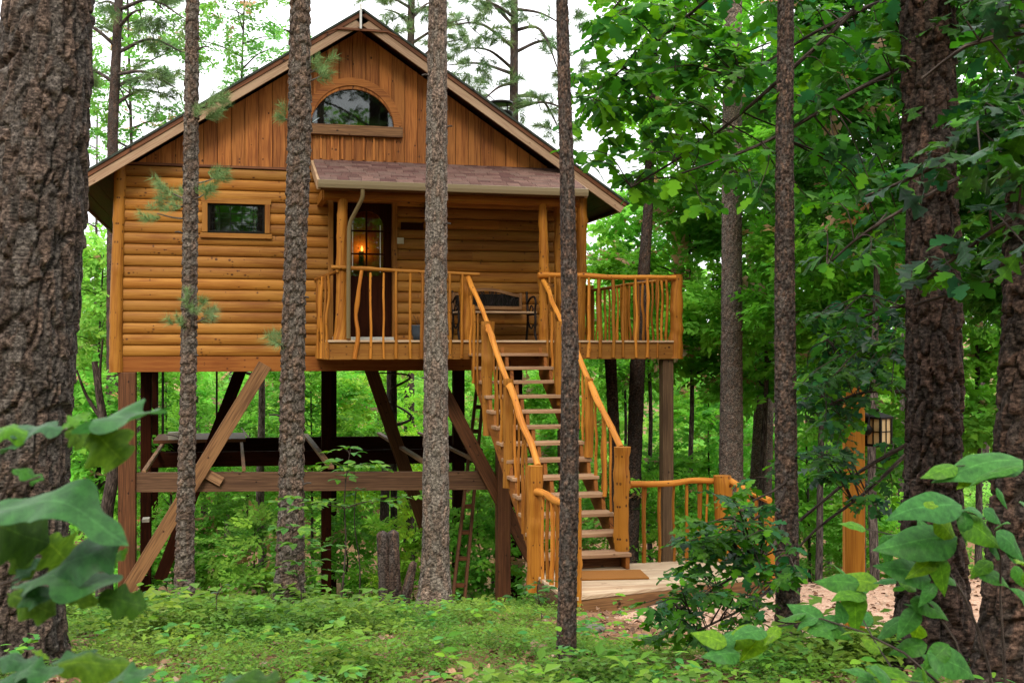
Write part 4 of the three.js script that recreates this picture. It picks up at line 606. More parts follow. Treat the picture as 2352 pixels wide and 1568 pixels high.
const NEEDLES = [1, 2].map((k) => needleGeo(70, 0.2, 0.75, 140 + k, 0.0032)), TUFT = [1, 2, 3].map((k) => needleGeo(110, 0.14, 0.95, 150 + k, 0.0016));
// scatter: list of [point, dir, normal, scale, colour] as one instanced part
function scatter(parent, name, geo, mat, list, asStuff = true) {
  const b = parent === scene ? V3(0, -Y0, 0) : baseOf(parent), im = new THREE.InstancedMesh(geo, mat, list.length), c = new THREE.Color();
  list.forEach(([p, d, n, s, k], i) => { im.setMatrixAt(i, basis(d, n, s, s).setPosition(p.x - b.x, p.y - b.y, p.z - b.z)); im.setColorAt(i, c.setRGB(...k)); });
  im.name = name; if (asStuff) im.userData.kind = 'stuff'; sh(im); parent.add(im); return im;
}
const GREEN = { near: [0.13, 0.38, 0.02], mid: [0.17, 0.45, 0.04], pale: [0.23, 0.48, 0.07], deep: [0.04, 0.18, 0.01], far: [0.2, 0.44, 0.06], pine: [0.1, 0.18, 0.055], sky: [0.14, 0.34, 0.05], yellow: [0.34, 0.6, 0.05] };  // pale and far greens are raised in colour, in place of haze
const vary = (c, a = 0.3) => { const k = 1 + (R() - 0.5) * 2 * a, y = (R() - 0.5) * a; return [c[0] * k * (1 + y), c[1] * k, c[2] * k * (1 - y)]; };
const rdir = (f = 1) => { const a = R() * 6.283; return V3(Math.cos(a), rr(-0.5, 0.35) * f, Math.sin(a)); };
const upish = (k = 0.8) => V3(rr(-k, k), 1, rr(-k, k));

// ------------------------------------------------------------------ the trees that stand in front of the cabin and beside it
// edges: [v, left, right] as seen; d: distance; top: height above the floor to which the trunk goes on
function seenTree(o) {
  const foot = onGround((o.edges[o.edges.length - 1][1] + o.edges[o.edges.length - 1][2]) / 2, o.d);
  const t = thing(o.name ?? 'pine_tree', o.label, 'tree', foot, o.group);
  let rows = o.edges.map(([v, a, b]) => { const p = at((a + b) / 2, v, o.d); return [p.y, p.x, p.z, (b - a) / 2 / LENS * o.d]; }).sort((a, b) => a[0] - b[0]);
  const lo = rows[0], l2 = rows[1] ?? rows[0], hi = rows[rows.length - 1], h2 = rows[Math.max(0, rows.length - 3)], k = (lo[0] - foot.y) / Math.max(0.3, l2[0] - lo[0]);
  if (lo[0] > foot.y) rows.unshift([foot.y - 0.12, lo[1] + (lo[1] - l2[1]) * k * 0.5, lo[2] + (lo[2] - l2[2]) * k * 0.5, lo[3] * 1.03]); else rows.unshift([lo[0] - 0.2, lo[1], lo[2], lo[3]]);
  const H2 = o.top ?? 11, kk = (H2 - hi[0]) / (hi[0] - h2[0]); rows.push([H2, hi[1] + (hi[1] - h2[1]) * kk * 0.5, hi[2] + (hi[2] - h2[2]) * kk * 0.5, hi[3] * 0.35]);
  const vis = [at(1176, 1568, o.d).y - 0.3, at(1176, -20, o.d).y];
  part(t, 'trunk', trunkGeo(rows, { step: o.step, cw: o.cw, ch: o.ch, depth: o.depth, bark: o.bark, seed: o.seed, fine: vis, flake: o.flake, tilt: o.tilt, ctilt: o.ctilt, sub: o.sub, flare: o.flare }), barkMat);
  const X = (y) => interp(rows.map((q) => [q[0], q[1]]), y), Z = (y) => interp(rows.map((q) => [q[0], q[2]]), y);
  if (o.crown !== false) { // crown above the frame
    const list = [], base = Math.max(vis[1] + 1.2, H2 * 0.5), broad = o.crown === 'broad';
    for (let i = 0; i < 11; i++) {
      const y = lerp(base, H2 * 0.98, i / 10), a = i * 2.4 + o.seed, L = (broad ? 1.9 : 2.1) * (1 - 0.6 * i / 10) * rr(0.8, 1.2), s = V3(X(y), y, Z(y)), e = s.clone().add(V3(Math.cos(a) * L, 0.15 * L, Math.sin(a) * L));
      part(t, 'limb', branchGeo([s, s.clone().lerp(e, 0.5).add(V3(0, 0.12, 0)), e], 0.035, 0.01, o.bark), barkMat);
      for (let k = 0; k < 26; k++) { const p = s.clone().lerp(e, rr(0.4, 1.05)).add(V3(rr(-0.4, 0.4), rr(-0.2, 0.35), rr(-0.4, 0.4))); list.push([p, broad ? rdir() : V3(Math.cos(a) + rr(-0.8, 0.8), rr(0, 0.8), Math.sin(a) + rr(-0.8, 0.8)), upish(), rr(0.9, 1.4), vary(broad ? GREEN.near : GREEN.pine)]); }
    }
    scatter(t, 'crown', broad ? SPRAY[0] : NEEDLES[0], broad ? LM.many : LM.needle, list);
  }
  for (const [v, side, len] of o.stubs ?? []) { const y = at(1176, v, o.d).y, r = interp(rows.map((q) => [q[0], q[3]]), y), a = V3(X(y), y, Z(y)), dir = RIGHT.clone().multiplyScalar(side).addScaledVector(FLAT, rr(-0.9, 0.1)).addScaledVector(UP, rr(0.0, 0.5)).normalize(), s0 = a.clone().addScaledVector(dir, r * 0.7); part(t, 'branch_stub', branchGeo([s0, s0.clone().addScaledVector(dir, r * 0.3 + len * 0.5).add(V3(0, 0.01, 0)), s0.clone().addScaledVector(dir, r * 0.3 + len)], 0.012, 0.007, 'brown', 6), barkMat); }
  for (const [u, v, r] of o.tufts ?? []) { // needle tufts on short shoots along the trunk
    const e = at(u, v, o.d - rr(0, 0.12)), s = V3(X(e.y - 0.04), e.y - 0.04, Z(e.y - 0.04)), d = e.clone().sub(s), n = Math.max(4, Math.round(r / 7));
    part(t, 'shoot', branchGeo([s, s.clone().lerp(e, 0.5).add(V3(0, -0.015, 0)), e], 0.011, 0.006, o.bark, 5), barkMat);
    const list = []; for (let k = 0; k < n; k++) list.push([e.clone().add(V3(rr(-1, 1), rr(-0.7, 0.7), rr(-1, 1)).multiplyScalar(r / LENS * o.d * 0.5)).addScaledVector(d, -0.1), d.clone().normalize().add(V3(rr(-0.7, 0.7), rr(-0.2, 0.7), rr(-0.7, 0.7))), upish(), rr(0.75, 1.15), vary([0.17, 0.26, 0.1], 0.2)]);
    part(t, 'needle_tuft', list.map(([p, d2, n2, s2]) => TUFT[Math.floor(R() * 3)].clone().applyMatrix4(basis(d2, n2, s2, s2).setPosition(p))), pick(TUFT_MATS));
  }
  return { t, X, Z };
}
seenTree({ label: 'very thick rough barked pine trunk nearest the camera, left of the cabin', d: 6.3, edges: [[-20, 14, 210], [200, 0, 201], [400, -22, 190], [800, -55, 165], [1050, -72, 150], [1300, -90, 138], [1470, -100, 136]], bark: 'grey', step: 0.0115, cw: 0.1, ch: 0.46, depth: 0.046, tilt: 0.26, sub: 4, flare: 0.12, seed: 3, top: 13 });
seenTree({ label: 'slim pine trunk in front of the small square window', d: 11, edges: [[-20, 427, 456], [350, 421, 455], [600, 418, 453], [900, 413, 450], [1200, 405, 445], [1340, 400, 444]], bark: 'pale', step: 0.0125, cw: 0.065, ch: 0.085, depth: 0.022, flake: 0.35, ctilt: 0.6, seed: 14, stubs: [[120, 1, 0.1], [540, -1, 0.07], [820, 1, 0.06], [1010, -1, 0.12], [1180, 1, 0.05]], top: 12, tufts: [[480, 240, 70], [462, 262, 40], [490, 410, 60], [470, 445, 45], [398, 445, 60], [380, 465, 60], [360, 490, 45], [448, 698, 40], [470, 730, 40], [412, 745, 35]] });
seenTree({ label: 'pine trunk standing between the small window and the door', d: 10, edges: [[-20, 667, 711], [300, 661, 715], [600, 652, 702], [900, 643, 699], [1150, 640, 697], [1370, 630, 698]], bark: 'pale', step: 0.0125, cw: 0.07, ch: 0.095, depth: 0.027, flake: 0.35, ctilt: 0.6, seed: 25, stubs: [[90, -1, 0.08], [420, 1, 0.06], [690, 1, 0.05], [960, -1, 0.09], [1120, 1, 0.07]], top: 12, tufts: [[728, 158, 45], [742, 172, 30], [640, 265, 28], [630, 785, 32]] });
seenTree({ label: 'pine trunk in the middle, between the cabin door and the stairs', d: 10, edges: [[-20, 985, 1026], [300, 979, 1027], [700, 975, 1027], [1000, 972, 1030], [1300, 968, 1033], [1385, 962, 1038]], bark: 'light', step: 0.012, cw: 0.07, ch: 0.17, depth: 0.02, flake: 0.5, ctilt: 0.35, seed: 36, stubs: [[180, -1, 0.06], [300, 1, 0.05], [520, 1, 0.07], [880, -1, 0.05], [1150, 1, 0.06]], top: 12 });
seenTree({ name: 'young_tree', label: 'thin dark trunk crossing in front of the stairs', d: 6.2, edges: [[-20, 1277, 1304], [200, 1281, 1311], [400, 1286, 1319], [800, 1290, 1330], [1200, 1286, 1328], [1500, 1280, 1322], [1560, 1276, 1324]], bark: 'brown', step: 0.0075, cw: 0.034, ch: 0.055, depth: 0.0065, seed: 47, top: 8.5 });
seenTree({ name: 'young_tree', label: 'slender dark trunk right of the landing and left of the lamp post', d: 6.8, edges: [[-20, 1788, 1824], [300, 1784, 1822], [700, 1780, 1826], [1000, 1781, 1830], [1390, 1784, 1836], [1510, 1780, 1840]], bark: 'brown', step: 0.0085, cw: 0.042, ch: 0.06, depth: 0.012, seed: 58, top: 9.5 });
seenTree({ label: 'stout pine trunk with bark darkened for shade just right of the lantern', d: 6.2, edges: [[-20, 2072, 2186], [300, 2080, 2192], [600, 2088, 2200], [900, 2089, 2207], [1250, 2076, 2211], [1530, 2056, 2222]], bark: 'dark', step: 0.0105, cw: 0.085, ch: 0.22, depth: 0.036, tilt: 0.28, sub: 2.6, seed: 69, top: 13 });  // bark colour darkened to stand for canopy shade
seenTree({ label: 'leaning dark pine trunk cut by the right edge of the photo', d: 4.9, edges: [[-20, 2352, 2500], [250, 2342, 2490], [500, 2320, 2470], [800, 2306, 2456], [1200, 2281, 2440], [1560, 2246, 2420]], bark: 'dark', step: 0.0105, cw: 0.08, ch: 0.18, depth: 0.034, tilt: 0.28, sub: 2.6, seed: 80, top: 12 });  // bark has the canopy shade in its colour too
seenTree({ label: 'straight purplish brown pine trunk beyond the landing rail', d: 17, edges: [[-20, 1664, 1704], [480, 1659, 1704], [800, 1657, 1705], [1090, 1652, 1707], [1240, 1650, 1709]], bark: 'light', step: 0.022, cw: 0.06, ch: 0.1, depth: 0.02, seed: 91, top: 14 });
seenTree({ label: 'pale leaning trunk half hidden behind the slender dark trunk', d: 22, edges: [[-20, 1775, 1810], [500, 1758, 1795], [850, 1738, 1780], [1060, 1726, 1774], [1240, 1716, 1768]], bark: 'pale', step: 0.03, cw: 0.07, ch: 0.1, depth: 0.02, seed: 102, top: 13 });
seenTree({ label: 'leaning brown trunk under the right end of the deck', d: 18.5, edges: [[480, 1478, 1500], [830, 1448, 1482], [1050, 1440, 1474], [1260, 1428, 1466]], bark: 'brown', step: 0.025, cw: 0.06, ch: 0.1, depth: 0.02, seed: 113, top: 11, crown: false });
seenTree({ name: 'young_tree', label: 'thin blackish trunk beside the stairs below the deck', d: 18, edges: [[812, 1388, 1415], [830, 1389, 1416], [1000, 1398, 1424], [1260, 1402, 1430]], bark: 'dark', step: 0.025, cw: 0.05, ch: 0.1, depth: 0.01, seed: 124, top: -0.05, crown: false });
// bare looking pines against the sky behind the roof
function skyPine(o) {
  const f = onGround(o.u, o.d), topP = at(o.u + (o.lean ?? 0), -140, o.d), t = thing('pine_tree', o.label, 'tree', f), m = at(o.u, 300, o.d);
  part(t, 'trunk', trunkGeo([[f.y - 0.1, f.x, f.z, o.r * 1.3], [m.y, m.x, m.z, o.r], [topP.y + 2, topP.x, topP.z, o.r * 0.55]], { step: 0.05, cw: 0.09, ch: 0.15, depth: 0.015, bark: 'brown', seed: o.seed }), barkMat);
  const list = [];
  for (const [v0, u1, v1, sag] of o.limbs) {
    const s = at(o.u + (o.lean ?? 0) * (300 - v0) / 440, v0, o.d), e = at(u1, v1, o.d + rr(-2, 2)), mm = s.clone().lerp(e, 0.5).add(V3(0, sag / LENS * o.d, 0));
    part(t, 'limb', branchGeo([s, mm, e], o.r * 0.42, o.r * 0.1, 'brown'), barkMat);
    const c = new THREE.QuadraticBezierCurve3(s, mm, e), L = s.distanceTo(e), n = Math.round(L * (o.dens ?? 9));
    for (let k = 0; k < n; k++) { const q = c.getPoint(rr(0.35, 1.0)), off = V3(rr(-1, 1), rr(-0.55, 0.7), rr(-1, 1)).multiplyScalar(0.42); if (k % 5 === 0) part(t, 'twig', branchGeo([q, q.clone().addScaledVector(off, 0.5), q.clone().add(off)], 0.016, 0.006, 'brown', 5), barkMat); for (let z = 0; z < 3; z++) list.push([q.clone().addScaledVector(off, rr(0.6, 1.1)), off.clone().normalize().add(rdir(0.6)), upish(), rr(1.3, 2.1), vary(o.c ?? [0.12, 0.2, 0.07], 0.25)]); }
  }
  scatter(t, 'crown', NEEDLES[o.seed % 2], LM.needle, list);
}
skyPine({ u: 1180, d: 28, r: 0.115, seed: 7, lean: 3, dens: 4, label: 'tall thin pine with bare arching limbs rising behind the chimney cap', limbs: [[60, 1040, -10, 30], [110, 1020, 60, 30], [120, 1330, 190, 60], [70, 1290, 180, 60], [160, 1060, 110, 20], [170, 1020, 150, 15], [220, 1300, 330, 50], [250, 1320, 260, 20], [20, 1300, 60, 10], [40, 1090, 0, 10], [190, 1110, 230, 10], [235, 1090, 250, 10]] });
skyPine({ u: 940, d: 31, r: 0.12, seed: 8, lean: 10, dens: 5, label: 'soft needled pine rising behind the right roof slope', limbs: [[120, 860, 60, 10], [60, 880, 20, 10], [160, 1060, 90, 20], [100, 1080, 40, 10], [40, 1010, 0, 10], [190, 870, 140, 10], [0, 900, -40, 10], [20, 850, -10, 10], [200, 1010, 180, 10]] });
skyPine({ u: 258, d: 24, r: 0.11, seed: 9, lean: 30, dens: 4, label: 'pine with drooping boughs against the sky between the thick trunk and the roof', limbs: [[120, 420, 120, 30], [110, 120, 60, 30], [20, 420, 40, 30], [170, 400, 200, 20], [60, 330, 20, 10], [200, 350, 180, 10], [190, 130, 160, 20], [20, 220, 10, 12], [240, 380, 215, 20]] });

// ------------------------------------------------------------------ woodland behind: each tree with trunk, limbs and crown
function bgTree(o) { // u, d, top (v), low (v of the crown's underside), w (crown width in px), n sprays, c colour
  const f = onGround(o.u, o.d), topY = at(o.u, o.top, o.d).y, lowY = at(o.u, o.low, o.d).y, cr = o.w / 2 / LENS * o.d, Ht = topY - f.y, lean = rr(-0.04, 0.04) * Ht;
  const t = thing(o.name ?? 'woodland_tree', o.label, o.cat ?? 'tree', f, o.group), r0 = o.r ?? clamp(Ht * 0.0075, 0.02, 0.1), X = (y) => f.x + lean * (y - f.y) / Ht, dz = rr(-0.3, 0.3);
  part(t, 'trunk', branchGeo([0, 0.2, 0.45, 0.7, 0.97].map((k) => V3(X(f.y + Ht * k) + (k && k < 0.9 ? rr(-0.06, 0.06) : 0), f.y - (k ? 0 : 0.1) + Ht * k, f.z + dz * k)), r0, r0 * 0.25, o.bark ?? 'brown', 9), barkMat);
  const list = [], nl = o.nl ?? 9, per = Math.ceil(o.n / (nl * 2)), S = o.s ?? 1;
  for (let i = 0; i < nl; i++) {
    const k = (i + 0.5) / nl, y = lerp(lowY, topY * 0.98 + lowY * 0.02, k), a = i * 2.4 + o.u, prof = Math.pow(Math.sin(Math.PI * clamp(0.18 + k * 0.74, 0, 1)), 0.7), L = cr * prof * rr(0.75, 1.15), s = V3(X(y - L * 0.3), Math.max(f.y + 0.1, y - L * 0.3), f.z + dz * k), e = V3(X(y) + Math.cos(a) * L, y, f.z + Math.sin(a) * L);
    if (L > 0.25) part(t, 'limb', branchGeo([s, s.clone().lerp(e, 0.5).add(V3(0, L * 0.08, 0)), e], r0 * 0.4 * (1 - 0.5 * k), r0 * 0.1, o.bark ?? 'brown', 5), barkMat);
    for (const q of [e, s.clone().lerp(e, rr(0.35, 0.65))]) { const R1 = cr * rr(0.26, 0.42); const tone = vary(o.c, 0.28); for (let j = 0; j < per; j++) { const w = V3(rr(-1, 1), rr(-1, 1), rr(-1, 1)); if (w.length() > 1) w.normalize(); w.multiplyScalar(R1).y *= 0.7; const p = q.clone().add(w); list.push([p, w.clone().setY(w.y * 0.4).normalize().add(rdir(0.8)), upish(0.9), S * rr(0.75, 1.25), R() < (o.rust ?? 0.04) ? vary([0.5, 0.3, 0.17], 0.3) : vary(tone, 0.22)]); } }
  }
  scatter(t, 'crown', (o.far ? SPRAY_FAR : SPRAY)[Math.floor(R() * (o.far ? 2 : 3))], LM.many, list);
  return t;
}
const G2 = GREEN;
const WOOD = [
  // left of the cabin and above its left roof slope
  { u: 330, d: 34, top: -120, low: 330, w: 360, n: 640, s: 1.0, c: G2.sky, label: 'pale sparse hardwood against the white sky left of the roof' },
  { u: 520, d: 40, top: -120, low: 170, w: 280, n: 400, s: 1.0, c: G2.sky, label: 'feathery pale treetop over the left roof slope' },
  { u: 215, d: 40, top: 230, low: 560, w: 150, n: 70, c: G2.sky, label: 'faint treetop between the thick pine and the left eave' },
  { u: 215, d: 25, top: 560, low: 900, w: 190, n: 420, c: G2.pale, label: 'slender leafy tree beside the left corner of the cabin', r: 0.06 },
  { u: 150, d: 30, top: 520, low: 1000, w: 260, n: 420, c: G2.mid, label: 'leafy tree mostly hidden by the thick pine trunk' },
  { u: 235, d: 21, top: 860, low: 1180, w: 150, n: 260, c: G2.mid, label: 'low leafy tree behind the big grey green leaves', r: 0.09, bark: 'dark' },
  // seen under the cabin
  { u: 400, d: 27, top: 800, low: 1150, w: 330, n: 620, c: G2.mid, label: 'leafy tree seen under the cabin between left post and front brace' },
  { u: 560, d: 31, top: 800, low: 1120, w: 330, n: 560, c: G2.pale, label: 'pale leafy tree seen under the cabin past the front brace' },
  { u: 720, d: 26, top: 800, low: 1130, w: 300, n: 560, c: G2.mid, label: 'leafy tree seen under the cabin around the black middle post' },
  { u: 880, d: 29, top: 800, low: 1150, w: 320, n: 600, c: G2.yellow, label: 'yellow green tree under the cabin left of the middle pine' },
  { u: 1010, d: 33, top: 800, low: 1150, w: 330, n: 540, c: G2.mid, label: 'green tree under the cabin behind the middle pine' },
  { u: 1130, d: 27, top: 800, low: 1180, w: 280, n: 520, c: G2.pale, label: 'leafy tree seen through the ladder and the stair supports' },
  { u: 1290, d: 26, top: 760, low: 1250, w: 300, n: 560, c: G2.mid, label: 'leafy tree seen between the stair treads' },
  // right of the cabin
  { u: 1425, d: 27, top: 590, low: 900, w: 200, n: 400, c: G2.mid, label: 'round treetop under the sky gap beside the porch rail' },
  { u: 1500, d: 23, top: 420, low: 880, w: 240, n: 640, c: G2.mid, label: 'leafy tree over the far end of the deck rail' },
  { u: 1590, d: 20, top: 330, low: 860, w: 260, n: 760, c: G2.near, label: 'dense green tree right of the deck end post' },
  { u: 1640, d: 25, top: 840, low: 1230, w: 260, n: 480, c: G2.mid, label: 'leafy tree behind the landing rail' },
  { u: 1745, d: 19, top: 250, low: 900, w: 280, n: 820, c: G2.mid, label: 'tall leafy tree between the purplish pine and the slender trunk' },
  { u: 1880, d: 16.5, top: 150, low: 820, w: 300, n: 900, c: G2.near, label: 'thick leafed tree above the lamp post' },
  { u: 1985, d: 19, top: 420, low: 1080, w: 260, n: 760, c: G2.mid, label: 'leafy tree directly behind the lantern' },
  { u: 2010, d: 13.5, top: -150, low: 560, w: 420, n: 1000, c: G2.deep, label: 'shady tree high behind the stout dark pine' },
  { u: 2245, d: 17, top: 200, low: 1000, w: 280, n: 800, c: G2.mid, label: 'leafy tree between the two dark pines at right' },
  { u: 2330, d: 14, top: -100, low: 700, w: 360, n: 900, c: G2.deep, label: 'shady tree at the upper right edge' },
  { u: 1860, d: 23, top: 820, low: 1230, w: 240, n: 420, c: G2.mid, label: 'low tree between the slender trunk and the lamp post' },
  { u: 1681, d: 18.4, top: -150, low: 330, w: 420, n: 640, c: G2.near, label: 'upper tree whose leaves reach over the porch roof corner', r: 0.07 },
  { u: 2040, d: 27, top: 780, low: 1240, w: 260, n: 460, c: G2.pale, label: 'pale tree low behind the lamp post' },
];
WOOD.forEach(bgTree);
const BUSH = [
  [330, 19.5, 1180, 1345, 190, 200, G2.mid, 'leafy bush at the foot of the cabin\'s left post'], [470, 20, 1150, 1335, 190, 220, G2.mid, 'bush behind the slim pine under the cabin'], [590, 19, 1190, 1345, 180, 200, G2.pale, 'pale bush left of the pine between window and door'], [800, 21, 1160, 1360, 240, 240, G2.mid, 'bush behind the young bright sapling'],
  [950, 20, 1190, 1370, 160, 180, G2.yellow, 'bush behind the broken stump'], [1100, 19, 1160, 1370, 190, 240, G2.mid, 'bush between ladder and brown stair post'], [1390, 20, 1060, 1290, 170, 220, G2.pale, 'bush seen under the right side of the stairs'], [1530, 19, 1050, 1290, 230, 300, G2.mid, 'bush behind the landing rail by the grey deck post'], [1650, 20, 1120, 1300, 200, 240, G2.pale, 'pale bush right of the landing corner post'], [1880, 24, 1180, 1330, 190, 200, G2.pale, 'pale bush beyond the far path edge'], [2010, 22, 1160, 1325, 170, 200, G2.mid, 'bush beyond the path right of the lamp post'], [2255, 24, 1130, 1330, 200, 220, G2.pale, 'bush beyond the path between the dark pines'],
];
for (const [u, d, top, low, w, n, c, label] of BUSH) bgTree({ u, d, top, low, w, n, c, label, name: 'woodland_bush', cat: 'bush', nl: 7, r: 0.025, s: 0.75 });
// thin bare trunks further back
for (const [u, d, w, v0, bark, label] of [[608, 24, 22, 1100, 'pale', 'greyish far trunk left of the pine between window and door'], [466, 28, 18, 1130, 'pale', 'faint far trunk beside the slim pine'], [880, 25, 26, 1090, 'brown', 'dark far trunk rising behind the broken stump'], [905, 22, 18, 870, 'brown', 'leaning far trunk right of the stump'], [1873, 26, 20, 1210, 'dark', 'dark far trunk low right of the slender trunk'], [1902, 30, 16, 1150, 'pale', 'pale far trunk left of the lamp post'], [1925, 28, 14, 1180, 'dark', 'thin dark trunk touching the lamp post in view'], [2006, 24, 16, 1050, 'brown', 'thin trunk right of the lamp post'], [2080, 25, 30, 1100, 'brown', 'trunk peeping out left of the stout dark pine'], [2265, 30, 18, 820, 'brown', 'thin far trunk between the two dark pines'], [1998, 33, 14, 780, 'brown', 'thin far trunk above the lantern']]) {
  const f = onGround(u, d), e = at(u + rr(-14, 14), v0 - 380, d), t = thing('bare_trunk', label, 'tree', f), r = w / 2 / LENS * d;
  part(t, 'trunk', branchGeo([V3(f.x, f.y - 0.1, f.z), f.clone().lerp(e, 0.35).add(V3(rr(-0.08, 0.08), 0, 0)), f.clone().lerp(e, 0.7).add(V3(rr(-0.08, 0.08), 0, 0)), e], r, r * 0.6, bark, 9), barkMat);
  for (let k = 0; k < 3; k++) { const s = f.clone().lerp(e, rr(0.5, 0.95)); part(t, 'limb', branchGeo([s, s.clone().add(V3(rr(-0.7, 0.7), 0.25, rr(-0.5, 0.5))), s.clone().add(V3(rr(-1.3, 1.3), rr(0.3, 0.8), rr(-1, 1)))], r * 0.35, r * 0.1, bark, 5), barkMat); }
}
{ const f = onGround(240, 17.5), P = [[240, 1300], [243, 1190], [260, 1060], [238, 970], [216, 830]].map(([u, v]) => at(u, v, 17.5)), t = thing('bare_trunk', 'blackish crooked trunk behind the big leaves at left', 'tree', f); P.unshift(f.clone().setY(f.y - 0.1));
  part(t, 'trunk', branchGeo(P, 0.15, 0.045, 'dark', 9), barkMat); for (const [u, v] of [[175, 850], [235, 780]]) part(t, 'limb', branchGeo([P[4], at((u + 238) / 2 - 8, (v + 970) / 2, 17.5), at(u, v, 17.3)], 0.04, 0.015, 'dark', 6), barkMat); }
{ // the far wood that reads as one mass
  const list = [];
  for (let i = 0; i < 9000; i++) { const d = rr(40, 78), u = rr(-500, 2900), skyline = 600 + 190 * sstep(270, 330, u) * sstep(1330, 1270, u) + (fbm(u * 0.012, 3, 8) - 0.5) * 260 - (u > 1700 ? 260 : 0) * sstep(1600, 2100, u), v = rr(skyline, 1260), p = at(u, v, d); if (p.y < groundH(p.x, p.z)) p.y = groundH(p.x, p.z) + rr(0, 2); list.push([p, rdir(), upish(1), rr(1.3, 2.4), vary(R() < 0.25 ? G2.pale : G2.far, 0.35)]); }
  const im = scatter(scene, 'far_wood', SPRAY_FAR[0], LM.many, list); im.position.y = 0;
  im.userData = { kind: 'stuff', label: 'far leafy wood filling the valley behind the cabin', category: 'wood' };
}

{ // the wood behind the viewer, which the cabin's windows mirror
  const list = [];
  for (let i = 0; i < 5200; i++) { const a = rr(-1.5, 1.5), d = rr(15, 26), p = V3(EYE[0] - FLAT.x * d * Math.cos(a) + RIGHT.x * d * Math.sin(a), 0, EYE[2] - FLAT.z * d * Math.cos(a) + RIGHT.z * d * Math.sin(a)), h = 6 + 10 * fbm(a * 2.2 + 5, d * 0.2, 88); p.y = groundH(p.x, p.z) + 0.4 + R() * h; list.push([p, rdir(), upish(1), rr(1.4, 2.3), vary(R() < 0.3 ? G2.near : G2.mid, 0.35)]); }
  const im = scatter(scene, 'far_wood', SPRAY_FAR[1], LM.many, list); im.name = numbered('opposite_wood');
  im.userData = { kind: 'stuff', label: 'leafy wood facing the cabin, mirrored in its windows', category: 'wood' };
}

// ------------------------------------------------------------------ near foliage: leaves one can tell apart
const proj = (p) => { const q = p.clone().sub(V3(...EYE)), z = q.dot(FWD); return [1176 + LENS * q.dot(RIGHT) / z, 784 - LENS * q.dot(CUP) / z, z]; };
// LEAVES: [point, direction, normal, length, width, geometry index, material]; the 300 that show largest become leaf parts, the rest one part
function addLeaves(root, leaves, geos, small, most = 300) {
  const val = leaves.map((l, i) => { const [u, v, z] = proj(l[0]); return [u > -40 && u < 2400 && v > -40 && v < 1620 && z > 0.3 ? l[3] / z : 0, i]; }).sort((a, b) => b[0] - a[0]);
  const rest = [];
  val.forEach(([s, i], k) => { const [p, d, n, len, wid, g, m] = leaves[i]; if (k < most && s > 0) leafMesh(root, p, d, n, len, wid, geos[g % geos.length], m); else rest.push([p, d, n, len * 1.05, [m.color.r, m.color.g, m.color.b]]); });
  if (rest.length) scatter(root, 'leaves', small, LM.many, rest);
}
const rosette = (out, p, dir, n, len, mats, o = {}) => { // leaves round a twig's end, as oaks carry them
  const d = dir.clone().normalize();
  for (let k = 0; k < n; k++) { const a = k / n * 6.283 + rr(-0.4, 0.4), side = V3(Math.cos(a), 0, Math.sin(a)), ld = side.addScaledVector(d, 0.5).add(V3(0, rr(-0.75, 0.05), 0)).normalize(), L = len * rr(0.7, 1.2); out.push([p.clone().addScaledVector(d, rr(-0.1, 0.02)).addScaledVector(ld, 0.02), ld, V3(rr(-0.7, 0.7), 1, rr(-0.7, 0.7)), L, L * rr(0.85, 1.05), Math.floor(R() * 4), pick(mats)]); }
};
// oaks at right: limbs reach in from the right, twigs end in rosettes
function oak(o) {
  const foot = onGround(o.u, o.d), t = thing('oak_tree', o.label, 'tree', foot);
  const top = at(o.u + (o.lean ?? 0), o.vTop, o.d);
  part(t, 'trunk', trunkGeo([[foot.y - 0.1, foot.x, foot.z, o.r * 1.1], [(foot.y + top.y) / 2, (foot.x + top.x) / 2, (foot.z + top.z) / 2, o.r], [top.y, top.x, top.z, o.r * 0.5]], { step: 0.012, cw: 0.04, ch: 0.07, depth: 0.008, bark: 'dark', seed: o.seed }), barkMat);
  const pts = [], leaves = [];
  for (const l of o.limbs) { const P = l.map((q) => at(...q)); part(t, 'limb', branchGeo(P, o.lr ?? 0.022, 0.006, 'dark'), barkMat); const c = new THREE.CatmullRomCurve3(P); for (let k = 0; k <= 24; k++) pts.push(c.getPoint(k / 24)); }
  for (const [u, v, d] of o.ends) {
    const e = at(u, v, d); let best = pts[0], bd = 1e9; for (const q of pts) { const w = q.distanceTo(e) + 0.25 * Math.max(0, e.y - q.y); if (w < bd) { bd = w; best = q; } }
    const m = best.clone().lerp(e, 0.55).add(V3(rr(-0.08, 0.08), 0.1 * bd + 0.03, rr(-0.08, 0.08)));
    if (bd > 0.1) part(t, 'twig', branchGeo([best, m, e], clamp(0.003 + 0.004 * bd, 0.003, 0.01), 0.0022, 'dark', 5), barkMat);
    const dir = e.clone().sub(m), n = Math.round(rr(5, 8)), mats = o.lit && u < o.lit + rr(-120, 120) ? LM.lit : o.mats; rosette(leaves, e, dir, n, o.len, mats);  // leaves towards the left take the light-brightened greens
    if (bd > 0.35) rosette(leaves, m, dir, Math.round(rr(3, 5)), o.len * 0.9, mats);
    if (bd > 0.8) rosette(leaves, best.clone().lerp(m, 0.6), dir, 4, o.len * 0.9, mats);
  }
  addLeaves(t, leaves, OAK, OAK_SMALL);
}
